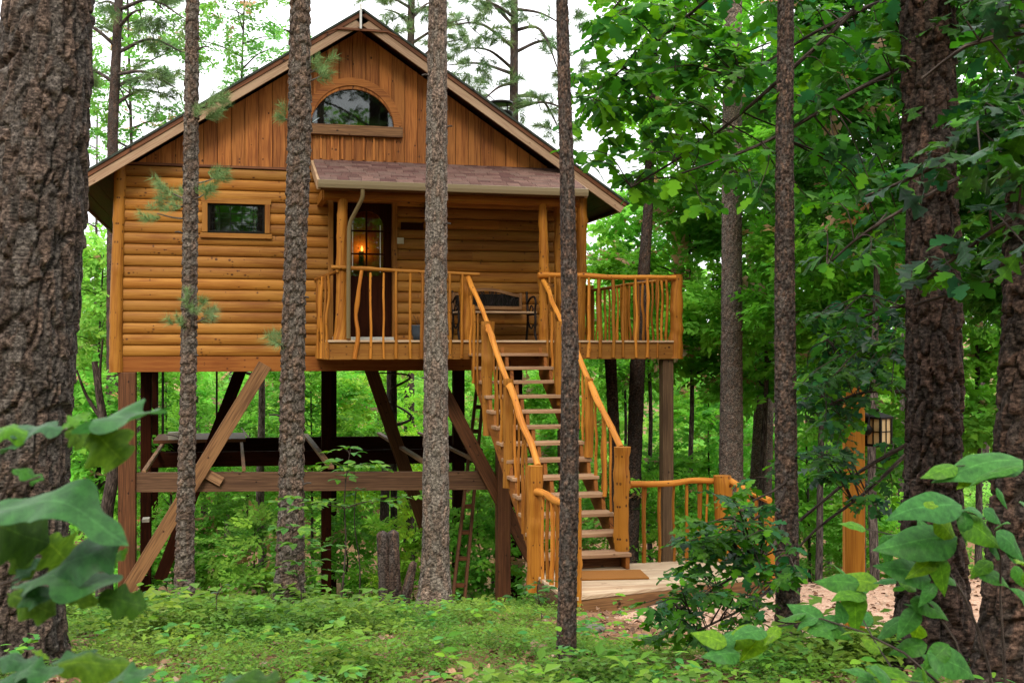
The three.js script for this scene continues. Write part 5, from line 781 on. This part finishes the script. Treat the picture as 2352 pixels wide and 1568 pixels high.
// sample twig ends inside an outline in the picture, at distances that follow f(u, v)
function ends(n, poly, f, seed) { const q = rng(seed), out = [], ins = (x, y) => { let c = false; for (let i = 0, j = poly.length - 1; i < poly.length; j = i++) { const [a, b] = poly[i], [e, g] = poly[j]; if ((b > y) !== (g > y) && x < (e - a) * (y - b) / (g - b) + a) c = !c; } return c; };
  const us = poly.map((p) => p[0]), vs = poly.map((p) => p[1]); for (let k = 0; out.length < n && k < n * 60; k++) { const u = lerp(Math.min(...us), Math.max(...us), q()), v = lerp(Math.min(...vs), Math.max(...vs), q()); if (ins(u, v) && noise(u / 90, v / 70, seed) > 0.28) out.push([u, v, f(u, v) + (q() - 0.5) * 1.6]); } return out; }
oak({ u: 2620, d: 7.6, vTop: -900, r: 0.12, seed: 201, len: 0.15, mats: [...LM.oak, LM.oak[0], LM.oak[1], LM.dark[2]], label: 'oak whose leafy limbs sweep in from the right across the upper half', lr: 0.03,
  limbs: [[[2610, -300, 7.6], [2200, -180, 7.2], [1850, 130, 7.2], [1640, 310, 7.6], [1450, 430, 8.0]], [[2615, -200, 7.6], [2300, 60, 6.6], [2000, 190, 6.6], [1750, 330, 7.0], [1560, 400, 7.4]], [[2610, -420, 7.6], [2100, -330, 7.4], [1700, -60, 7.6], [1480, 120, 8.0], [1350, 220, 8.2]], [[2615, 100, 7.4], [2400, 300, 6.4], [2200, 410, 6.0], [1980, 540, 6.2], [1900, 610, 6.4]], [[2610, -500, 7.6], [2000, -420, 7.6], [1560, -150, 8], [1400, 30, 8.3]], [[2600, -120, 7.6], [2150, -40, 7.4], [1900, 60, 7.3], [1700, 180, 7.4]]],
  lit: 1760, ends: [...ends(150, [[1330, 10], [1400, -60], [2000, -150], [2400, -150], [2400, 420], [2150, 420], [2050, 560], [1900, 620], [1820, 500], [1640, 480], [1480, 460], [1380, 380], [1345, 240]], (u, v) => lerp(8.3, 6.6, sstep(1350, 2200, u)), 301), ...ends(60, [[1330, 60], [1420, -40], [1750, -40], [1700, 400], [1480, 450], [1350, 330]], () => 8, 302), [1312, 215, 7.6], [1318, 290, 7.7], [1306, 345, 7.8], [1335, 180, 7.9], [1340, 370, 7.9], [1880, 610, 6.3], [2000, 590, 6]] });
oak({ u: 2560, d: 4.7, vTop: -1200, r: 0.07, seed: 202, len: 0.15, mats: [LM.oak[0], LM.oak[1], LM.oak[3], LM.dark[2], LM.dark[1], LM.lit[0]], label: 'oak with large dark leaves hanging before the stout pine at right', lr: 0.018,
  limbs: [[[2550, -100, 4.7], [2400, 60, 4.5], [2230, 100, 4.4], [2120, 180, 4.6]], [[2555, 120, 4.7], [2420, 260, 4.5], [2250, 330, 4.5], [2090, 410, 4.8], [1990, 450, 5.1]], [[2550, 330, 4.7], [2430, 440, 4.5], [2280, 530, 4.5], [2130, 640, 4.7]], [[2545, 430, 4.7], [2380, 600, 4.6], [2230, 660, 4.7], [2100, 700, 4.9]]],
  ends: [...ends(52, [[2230, -40], [2400, -60], [2420, 520], [2330, 640], [2260, 460], [2230, 260], [2215, 120]], () => 4.5, 303), [2110, 380, 4.7], [2060, 420, 4.9], [2180, 330, 4.4], [2150, 600, 4.7], [2190, 560, 4.6], [2120, 650, 4.8], [2210, 640, 4.5], [2170, 380, 4.5], [2240, 250, 4.4]] });
oak({ u: 2090, d: 7.3, vTop: 200, r: 0.03, seed: 203, len: 0.12, mats: [...LM.oak, ...LM.dark], label: 'oak sapling whose dark thin boughs cross in front of the lamp post', lr: 0.014,
  limbs: [[[2085, 1020, 7.3], [1980, 1080, 7.4], [1880, 1160, 7.4], [1760, 1260, 7.3], [1640, 1360, 7.2]], [[2085, 1040, 7.3], [1990, 1130, 7.2], [1870, 1220, 7.2], [1800, 1300, 7.1]], [[2085, 900, 7.3], [1990, 900, 7.5], [1900, 930, 7.6]], [[2088, 700, 7.3], [2000, 720, 7.5], [1900, 780, 7.7]], [[2085, 820, 7.3], [2140, 760, 7.2]]],
  ends: [...ends(26, [[1900, 840], [2000, 830], [1985, 930], [1960, 1050], [1910, 1050]], () => 7.5, 314), ...ends(52, [[1860, 720], [2080, 690], [2070, 900], [1985, 930], [1950, 1080], [1850, 1120], [1840, 900]], () => 7.4, 304), ...ends(8, [[1990, 1060], [2080, 1030], [2060, 1150], [1990, 1180]], () => 7.4, 305)] });
oak({ u: 1810, d: 7.0, vTop: 1060, r: 0.02, seed: 204, len: 0.115, mats: [LM.oak[0], LM.oak[3], LM.oak[2], LM.lit[0], LM.dark[2]], label: 'low dark leafed oak sapling before the landing\'s right end', lr: 0.012,
  limbs: [[[1810, 1180, 7.0], [1760, 1270, 6.2], [1660, 1340, 6.2], [1560, 1400, 6.3]], [[1810, 1100, 7.0], [1780, 1160, 6.4], [1700, 1210, 6.4], [1620, 1240, 6.5]], [[1810, 1300, 7.0], [1720, 1390, 6.1], [1600, 1450, 6.0]], [[1810, 1080, 7.0], [1790, 1120, 6.5], [1730, 1150, 6.5]]],
  ends: [...ends(66, [[1600, 1170], [1720, 1100], [1810, 1060], [1830, 1300], [1790, 1440], [1700, 1510], [1520, 1490], [1470, 1400], [1560, 1340], [1560, 1250]], () => 6.3, 305), [1480, 1385, 6.3], [1510, 1420, 6.3], [1500, 1470, 6.1]] });
// the shrub with bright pointed leaves at the lower right
{
  const base = onGround(2330, 3.1), t = thing('hornbeam_shrub', 'bright green shrub with pointed toothed leaves at the lower right corner', 'shrub', base), lv = [];
  const stems = [[[2330, 1720, 3.1], [2250, 1450, 3.0], [2120, 1250, 2.95], [1990, 1215, 3.0]], [[2330, 1720, 3.1], [2300, 1400, 2.9], [2280, 1200, 2.85], [2170, 1160, 2.85]], [[2330, 1720, 3.1], [2360, 1300, 2.7], [2352, 1080, 2.6], [2200, 1070, 2.55]], [[2330, 1720, 3.1], [2150, 1560, 3.0], [2000, 1460, 3.05], [1880, 1420, 3.1], [1700, 1470, 3.15]], [[2330, 1720, 3.1], [2200, 1480, 3.0], [2120, 1370, 3.0], [2060, 1330, 3.05]], [[2330, 1720, 3.1], [2160, 1590, 2.8], [2010, 1555, 2.8]], [[2330, 1720, 3.1], [2380, 1500, 2.6], [2352, 1300, 2.5]], [[2330, 1720, 3.1], [2090, 1600, 3.3], [1980, 1420, 3.5], [1955, 1330, 3.5]]];
  const C = stems.map((s) => { const P = s.map((q) => at(...q)); P[0] = base.clone(); part(t, 'stem', branchGeo(P, 0.007, 0.0015, 'brown', 6), barkMat); return new THREE.CatmullRomCurve3(P); });
  const L = (b, e, d, tilt, w, m) => { const p = at(b[0], b[1], d), q = at(e[0], e[1], d + (e[2] ?? 0)), dir = q.clone().sub(p), len = dir.length(); lv.push([p, dir, V3(0, 1, 0).addScaledVector(FWD, -tilt), len, len * w, Math.floor(R() * 3), m]); };
  const B = LM.bright, G = [leafMat(0.06, 0.27, 0.05), leafMat(0.075, 0.3, 0.05)];
  L([2350, 1055], [2140, 1110], 2.55, 0.5, 0.8, G[1]); L([2352, 1072], [2225, 1118], 2.5, 0.35, 0.45, B[1]); L([2210, 1163], [2035, 1195], 2.85, 0.7, 0.9, G[0]); L([2215, 1170], [2140, 1160], 2.85, 0.1, 0.9, G[0]); L([2200, 1232], [2005, 1265], 2.9, 0.9, 0.85, G[1]); L([2260, 1170], [2300, 1205], 2.85, 0.9, 1.2, G[0]); L([2200, 1190], [2300, 1260], 2.85, 1.2, 1.0, B[0]); L([2150, 1190], [2200, 1250], 2.9, 1.3, 1.1, B[2]); L([2290, 1220], [2352, 1290], 2.8, 0.9, 1.0, G[0]); L([2150, 1270], [2170, 1370], 2.9, 1.3, 0.8, B[0]); L([2160, 1275], [2080, 1330], 2.9, 1.2, 0.7, B[2]); L([2140, 1330], [2005, 1300], 2.95, 0.9, 0.9, G[1]); L([2240, 1310], [2320, 1350], 2.9, 0.8, 0.9, B[1]); L([2150, 1340], [2110, 1395], 2.9, 1.2, 0.7, G[1]); L([2330, 1300], [2352, 1350], 2.6, 1.2, 1, B[1]); L([2280, 1290], [2230, 1330], 2.9, 0.6, 1, B[0]); L([2340, 1290], [2300, 1250], 2.8, 0.6, 0.9, G[0]); L([2290, 1120], [2315, 1170], 2.8, 1, 0.5, G[0]);
  L([2090, 1380], [2180, 1425], 3.0, 0.9, 0.85, B[1]); L([2110, 1395], [2060, 1470], 3.0, 1.2, 0.8, G[1]); L([2130, 1500], [2240, 1560], 2.9, 1.2, 1.05, G[1]); L([2180, 1480], [2120, 1540], 2.9, 1.1, 0.9, B[1]); L([1890, 1432], [1960, 1470], 3.1, 1.0, 0.9, B[1]); L([1740, 1440], [1650, 1500], 3.15, 1.1, 0.75, B[2]); L([1760, 1450], [1700, 1520], 3.15, 1.3, 0.9, B[2]); L([1990, 1540], [2110, 1572], 3, 0.5, 0.7, B[0]); L([2080, 1330], [2140, 1300], 3, 0.8, 0.8, B[0]);
  for (const c of C) { const n = 8; for (let k = 4; k <= n; k++) { const s = k % 2 ? 1 : -1, p = c.getPoint(k / n), tg = c.getTangent(k / n), dir = tg.clone().multiplyScalar(0.7).addScaledVector(RIGHT, s * rr(0.2, 0.7)).addScaledVector(UP, rr(-0.6, 0.2)).addScaledVector(FWD, rr(-0.6, 0.4)), len = rr(0.06, 0.1); lv.push([p, dir, V3(rr(-0.4, 0.4), 1, rr(-0.4, 0.4)).addScaledVector(FWD, -rr(0.1, 1.0)), len, len * rr(0.75, 1.0), Math.floor(R() * 3), pick([...B, ...G])]); } }
  for (const [u, v] of [[1670, 1480], [1700, 1500], [1760, 1450], [1890, 1430], [1930, 1420], [1850, 1410], [1640, 1500], [1960, 1350], [1975, 1340], [1990, 1365], [1860, 1440], [2020, 1345], [2080, 1420], [2110, 1430], [2130, 1480], [2160, 1530], [2200, 1545], [2010, 1555], [2050, 1560]]) { const p = at(u, v, 3.1), len = rr(0.09, 0.13); lv.push([p, RIGHT.clone().multiplyScalar(rr(-1, 0.3)).addScaledVector(UP, rr(-0.5, 0.2)).addScaledVector(FWD, rr(-0.5, 0.5)), V3(0, 1, 0).addScaledVector(FWD, -rr(0.3, 1.2)), len, len * 0.9, Math.floor(R() * 3), pick([...B, G[1]])]); }
  addLeaves(t, lv, OVATE, LANCE[0]);
}
// the big leaves close to the camera at left
{
  const base = onGround(-330, 1.9), t = thing('oak_shoot', 'close up oak shoot with large grey green lobed leaves at the left edge', 'shoot', base);
  for (const s of [[[-200, 1500, 1.7], [-40, 1250, 1.62], [60, 1030, 1.6], [150, 985, 1.58]], [[-200, 1500, 1.7], [-60, 1360, 1.6], [40, 1330, 1.56]], [[-220, 1600, 1.7], [-60, 1590, 1.6], [120, 1545, 1.6]], [[-150, 1400, 1.66], [-60, 1220, 1.6], [0, 1100, 1.6], [90, 1095, 1.56]]]) part(t, 'stem', branchGeo([base.clone(), ...s.map((q) => at(...q))], 0.006, 0.0018, 'brown', 7), barkMat);
  const lv = (b, e, tilt, w, g, m, dz = 0, d = 1.58) => { const p = at(b[0], b[1], d), q = at(e[0], e[1], d + dz), dir = q.clone().sub(p), len = dir.length(); leafMesh(t, p, dir, V3(0, 1, 0).addScaledVector(FWD, -tilt).addScaledVector(RIGHT, (w[1] ?? 0)), len, len * w[0], BIG[g], m); };
  const Bl = LM.blue, Un = LM.under, Dk = leafMat(0.03, 0.085, 0.006, { clearcoat: 0.1 }), Dg = leafMat(0.05, 0.15, 0.01, { clearcoat: 0.1 });
  lv([196, 990], [346, 952], 0.28, [0.95], 3, Bl[0], -0.1); lv([205, 985], [285, 1062], 1.5, [1.35], 0, Un[0], -0.02, 1.57); lv([150, 985], [200, 1022], 1.4, [1.2], 1, Un[1], 0.02, 1.58); lv([140, 985], [207, 948], 0.9, [0.7], 3, LM.bright[0], 0.03);
  lv([147, 988], [30, 984], 0.35, [0.95], 1, Bl[1], 0.03); lv([70, 1000], [-40, 985], 0.6, [0.7], 0, LM.bright[0], 0.05); lv([52, 1020], [-20, 1050], 0.3, [0.7], 3, Bl[0], 0.02); lv([25, 1076], [100, 1103], 0.5, [0.8], 1, LM.bright[1], 0);
  lv([-40, 1176], [294, 1246], 0.3, [0.85], 4, Bl[0], -0.05, 1.5); lv([-50, 1195], [112, 1250], 1.6, [1.3], 1, Dk, 0.03, 1.55); lv([100, 1235], [165, 1300], 1.6, [1.6], 1, Un[0], 0.02, 1.6); lv([20, 1262], [70, 1330], 1.6, [0.9], 0, Un[1], 0, 1.62);
  lv([108, 1326], [292, 1236], 0.85, [0.8], 1, Bl[1], -0.03, 1.52); lv([240, 1310], [294, 1260], 1.0, [0.6], 3, LM.bright[0], 0, 1.55); lv([25, 1342], [92, 1282], 0.9, [0.6], 3, Bl[1], 0.04, 1.6);
  lv([25, 1340], [272, 1342], 0.2, [0.85], 3, Bl[0], -0.06, 1.54); lv([60, 1345], [94, 1386], 0.7, [1.3], 0, Bl[1], -0.03, 1.55); lv([15, 1362], [128, 1412], 1.4, [0.9], 1, Un[1], 0, 1.56); lv([135, 1358], [225, 1386], 1.3, [0.7], 3, Un[0], 0, 1.56); lv([220, 1368], [338, 1394], 1.6, [0.95], 1, Dg, 0.02, 1.5);
  lv([118, 1528], [306, 1530], 1.0, [0.7], 0, Un[0], 0.03, 1.56); lv([110, 1526], [225, 1494], 0.25, [0.5], 3, Bl[0], 0.03, 1.57); lv([-30, 1518], [92, 1522], 0.3, [0.9], 1, Bl[1], 0, 1.55); lv([15, 1552], [142, 1547], 0.3, [0.8], 3, Bl[0], -0.03, 1.52); lv([-30, 1575], [110, 1562], 0.4, [0.9], 1, Bl[1], 0, 1.5); lv([240, 1568], [352, 1546], 0.35, [0.8], 3, Bl[0], -0.03, 1.5); lv([515, 1572], [645, 1562], 0.5, [0.9], 1, Dg, -0.02, 1.5); lv([495, 1575], [570, 1556], 0.35, [0.8], 3, Bl[0], 0, 1.52); lv([70, 1492], [112, 1514], 0.5, [0.5], 3, LM.bright[2], 0, 1.6); lv([400, 1570], [455, 1552], 0.5, [0.8], 3, LM.bright[1], 0, 1.52);
  part(t, 'stem', branchGeo([base.clone(), at(300, 1690, 1.5), at(500, 1590, 1.51)], 0.004, 0.0016, 'brown', 6), barkMat);
}
// the young bright sapling with tiers of leaves in the middle
function sapling(o) {
  const f = onGround(o.u, o.d), t = thing('sapling', o.label, 'sapling', f), lv = [], topP = at(...o.top);
  const stem = new THREE.CatmullRomCurve3([f.clone().setY(f.y - 0.05), f.clone().lerp(topP, 0.4).add(V3(0.03, 0, 0)), f.clone().lerp(topP, 0.75).add(V3(-0.02, 0, 0)), topP]);
  part(t, 'stem', branchGeo(stem.getPoints(5), o.r ?? 0.011, 0.003, 'dark', 6), barkMat);
  for (const [u, v, w, n] of o.tiers) {
    const c = at(u, v, o.d + rr(-0.2, 0.2)), k = [...Array(20).keys()].map((i) => stem.getPoint(i / 19)).reduce((a, b) => (Math.abs(a.y - c.y + 0.06) < Math.abs(b.y - c.y + 0.06) ? a : b)), hw = w / 2 / LENS * o.d;
    part(t, 'branch', branchGeo([k, k.clone().lerp(c, 0.5).add(V3(0, 0.02, 0)), c], 0.004, 0.002, 'dark', 5), barkMat);
    for (let i = 0; i < n; i++) { const a = i * 2.4, r = hw * Math.sqrt((i + 0.5) / n), p = c.clone().add(V3(Math.cos(a) * r, rr(-0.025, 0.025), Math.sin(a) * r)); for (let j = 0; j < 3; j++) { const b = a + (j - 1) * 0.8 + rr(-0.3, 0.3), len = o.len * rr(0.75, 1.2); lv.push([p, V3(Math.cos(b), rr(-0.35, 0.1), Math.sin(b)), upish(0.35), len, len * 1.1, i + j, pick(o.mats)]); } }
  }
  addLeaves(t, lv, LANCE, LANCE[0]);
}
sapling({ u: 772, d: 9.2, top: [805, 1030, 9.2], len: 0.105, mats: LM.bright, label: 'young sapling with flat tiers of bright leaves right of the second pine', tiers: [[810, 1072, 150, 9], [795, 1035, 70, 5], [745, 1068, 50, 3], [850, 1068, 70, 5], [790, 1100, 60, 3], [700, 1160, 110, 8], [650, 1148, 60, 4], [760, 1155, 70, 4], [930, 1140, 90, 5], [870, 1150, 70, 4]] });
sapling({ u: 690, d: 8.6, top: [672, 1215, 8.6], r: 0.006, len: 0.1, mats: [...LM.bright, LM.oak[2]], label: 'small bright seedling at the foot of the second pine', tiers: [[672, 1215, 80, 5], [690, 1245, 90, 5], [760, 1262, 60, 3], [700, 1290, 90, 4], [640, 1310, 80, 4], [755, 1320, 60, 3]] });
sapling({ u: 1235, d: 9.0, top: [1240, 1330, 9], r: 0.005, len: 0.075, mats: [LM.bright[1], LM.oak[2], LM.oak[0]], label: 'leafy seedling at the foot of the bottom newel post', tiers: [[1235, 1345, 80, 6], [1215, 1365, 90, 6], [1265, 1365, 60, 4]] });
sapling({ u: 395, d: 9.6, top: [385, 1330, 9.6], r: 0.005, len: 0.08, mats: [LM.bright[2], LM.oak[2], LM.bright[1]], label: 'yellow green seedling beside the foot of the front brace', tiers: [[370, 1345, 90, 6], [400, 1360, 80, 5], [345, 1362, 80, 5]] });
sapling({ u: 820, d: 9.8, top: [818, 1120, 9.8], r: 0.009, len: 0.06, mats: [LM.oak[0]], label: 'bare brown stemmed sapling left of the broken stump', tiers: [[820, 1130, 40, 3]] });
sapling({ u: 478, d: 7.6, top: [510, 1345, 7.6], r: 0.004, len: 0.05, mats: [LM.oak[3]], label: 'thin dark twig standing up from the ground cover at left', tiers: [[508, 1350, 30, 2]] });
// broken double stump with a side stub
{
  const f = onGround(910, 11.2), t = thing('tree_stump', 'weathered broken stump with two stems and a leaning stub behind the ground cover', 'stump', f), S = { step: 0.018, cw: 0.06, ch: 0.5, depth: 0.014, bark: 'brown', flake: 0.3 };
  const st = (u0, u1, vt, vb, u2, u3, seed) => { const b = at((u2 + u3) / 2, vb, 11.2), e = at((u0 + u1) / 2, vt, 11.2), r = (q) => q / 2 / LENS * 11.2; return trunkGeo([[b.y - 0.25, b.x, b.z, r(u3 - u2) * 1.15], [b.y, b.x, b.z, r(u3 - u2)], [e.y - 0.03, e.x, e.z, r(u1 - u0)], [e.y, e.x, e.z, 0.012]], { ...S, seed, flare: 0.15 }); };
  part(t, 'stem', st(864, 892, 1218, 1385, 870, 905, 1), barkMat); part(t, 'stem', st(890, 916, 1216, 1385, 888, 922, 2), barkMat); part(t, 'stub', st(940, 958, 1288, 1390, 912, 940, 3), barkMat);
}
// flat stones at the landing's near corner
[[1362, 1420, 9.3, 0.085, 'flat grey stone half buried beside the thin dark trunk'], [1480, 1440, 8.9, 0.07, 'small grey stone among dead leaves before the landing']].forEach(([u, v, d, r, label], i) => {
  const p = onGround(u, d), t = thing('stone', label, 'stone', p), g = new THREE.IcosahedronGeometry(r, 4), a = g.attributes.position;
  for (let k = 0; k < a.count; k++) { const x = a.getX(k), y = a.getY(k), z = a.getZ(k), m = 0.75 + 0.5 * fbm(x * 6 + i * 9, z * 6 + y * 5, 33 + i); a.setXYZ(k, x * m * 1.3, y * m * 0.45, z * m); }
  g.computeVertexNormals(); g.translate(p.x, p.y + 0.02, p.z); part(t, 'rock', g, std({ color: 0x605d53, roughness: 0.95, bumpMap: barkTex, bumpScale: 0.01 }));
});

// ------------------------------------------------------------------ ground cover, dead leaves, ferns of the forest floor
{
  const plant = (seed, n, hgt, ll) => { const q = rng(seed), pos = [], idx = []; for (let k = 0; k < n; k++) { const a = q() * 6.283, r = Math.sqrt(q()) * 0.11, h = hgt * (0.25 + 0.75 * q()), c = V3(Math.cos(a) * r, h, Math.sin(a) * r), b = q() * 6.283, d = V3(Math.cos(b), (q() - 0.55) * 0.8, Math.sin(b)).normalize(), nn = V3((q() - 0.5) * 1.1, 1, (q() - 0.5) * 1.1), y = nn.addScaledVector(d, -nn.dot(d)).normalize(), z = d.clone().cross(y), L = ll * (0.6 + 0.8 * q()), m = pos.length / 3; for (const [s, t, e] of [[0, 0, 0], [0.5, 0.28, 0.05], [0.5, -0.28, 0.05], [1, 0, -0.1]]) { const p = c.clone().addScaledVector(d, s * L).addScaledVector(z, t * L).addScaledVector(y, e * L); pos.push(p.x, p.y, p.z); } idx.push(m, m + 1, m + 3, m, m + 3, m + 2); } const g = new THREE.BufferGeometry(); g.setAttribute('position', new THREE.Float32BufferAttribute(pos, 3)); g.setIndex(idx); const f = g.toNonIndexed(); f.computeVertexNormals(); return f; };
  const A = [], B = [], lit = [], tuft = [];
  const free = (x, z) => !(x > 4.7 && x < 7.35 && z > 4.4 && z < 6.05);
  const C = [];
  for (let i = 0; i < 19000; i++) {
    const d = 3.2 + 19 * Math.pow(R(), 1.35), r = rr(-0.62, 0.62) * d, p = camXZ(r, d); if (!free(p.x, p.z)) continue; p.y = groundH(p.x, p.z);
    const path = onPath(p.x, p.z), cl = fbm(p.x * 1.6, p.z * 1.6, 15, 3), dens = cl + (r < 0.9 ? 0.26 : d < 6.7 ? 0.2 : 0.0) - (d < 6.6 ? 0.05 * sstep(6.8, 5.4, d) : 0) - (path ? 0.5 : 0) - (r > 0.5 && d > 7.7 ? 0.5 * sstep(7.7, 8.5, d) * sstep(0.5, 0.75, r) : 0); if (dens < 0.5 + R() * 0.14) continue;
    const c = vary(mix3([0.075, 0.2, 0.018], [0.17, 0.27, 0.03], noise(p.x * 1.7, p.z * 1.7, 19)), 0.34), k = R(), hgt = 0.55 + 1.1 * sstep(0.35, 0.7, fbm(p.x * 0.9 + 8, p.z * 0.9, 27, 2)); (k < 0.42 ? A : k < 0.8 ? B : C).push([p, V3(1, 0, 0).applyAxisAngle(UP, R() * 6.28), V3(rr(-0.15, 0.15), 1, rr(-0.15, 0.15)), rr(0.75, 1.3) * hgt, c]);
  }
  const cover = (list, geo, label) => { const im = scatter(scene, 'ground_cover', geo, LM.many, list); im.name = numbered('ground_cover'); im.userData = { kind: 'stuff', label, category: 'ground cover' }; };
  cover(A, plant(1, 46, 0.17, 0.04), 'low leafy green plants covering the forest floor'); cover(B, plant(2, 60, 0.11, 0.03), 'small leaved green plants covering the forest floor'); cover(C, plant(3, 22, 0.2, 0.06), 'broader leaved green plants dotted through the forest floor');
  for (let i = 0; i < 17000; i++) { const d = 2.6 + 13 * Math.pow(R(), 1.25), r = rr(-0.6, 0.6) * d, p = camXZ(r, d); if (!free(p.x, p.z)) continue; const path = onPath(p.x, p.z); if (path && R() < 0.45) continue; p.y = groundH(p.x, p.z) + rr(0.006, 0.03) + (path ? 0.012 : 0); const k = R(); lit.push([p, rdir(0.4), upish(0.7), rr(0.035, 0.075), vary(k < 0.4 ? [0.17, 0.1, 0.06] : k < 0.8 ? [0.1, 0.05, 0.03] : [0.26, 0.17, 0.11], 0.3)]); }
  const lim = scatter(scene, 'dead_leaves', leafGeo({ n: 6, w: oakW(2.5, 0.4, 1), fold: 0.9, curl: 0.35, seed: 9 }), std({ color: 0xffffff, roughness: 0.9, side: THREE.DoubleSide }), lit); lim.userData = { kind: 'stuff', label: 'brown dead oak leaves strewn over the forest floor', category: 'leaf litter' };
  // taller seedlings with larger leaves scattered in the cover
  for (let i = 0; i < 240; i++) { const d = rr(4.2, 10.5), r = rr(-0.55, 0.5) * d, p = camXZ(r, d); if (!free(p.x, p.z) || onPath(p.x, p.z)) continue; p.y = groundH(p.x, p.z) + rr(0.1, 0.24); const n = 4 + Math.floor(R() * 4); for (let k = 0; k < n; k++) tuft.push([p.clone().add(V3(rr(-0.05, 0.05), rr(-0.03, 0.03), rr(-0.05, 0.05))), rdir(0.5), upish(0.5), rr(0.05, 0.085), vary(pick([[0.08, 0.26, 0.02], [0.07, 0.26, 0.05], [0.16, 0.34, 0.02]]), 0.2)]); }
  const tim = scatter(scene, 'seedlings', LANCE[0], LM.many, tuft); tim.userData = { kind: 'stuff', label: 'broad leaved seedlings standing in the low ground cover', category: 'seedlings' };
}

renderer.render(scene, camera);
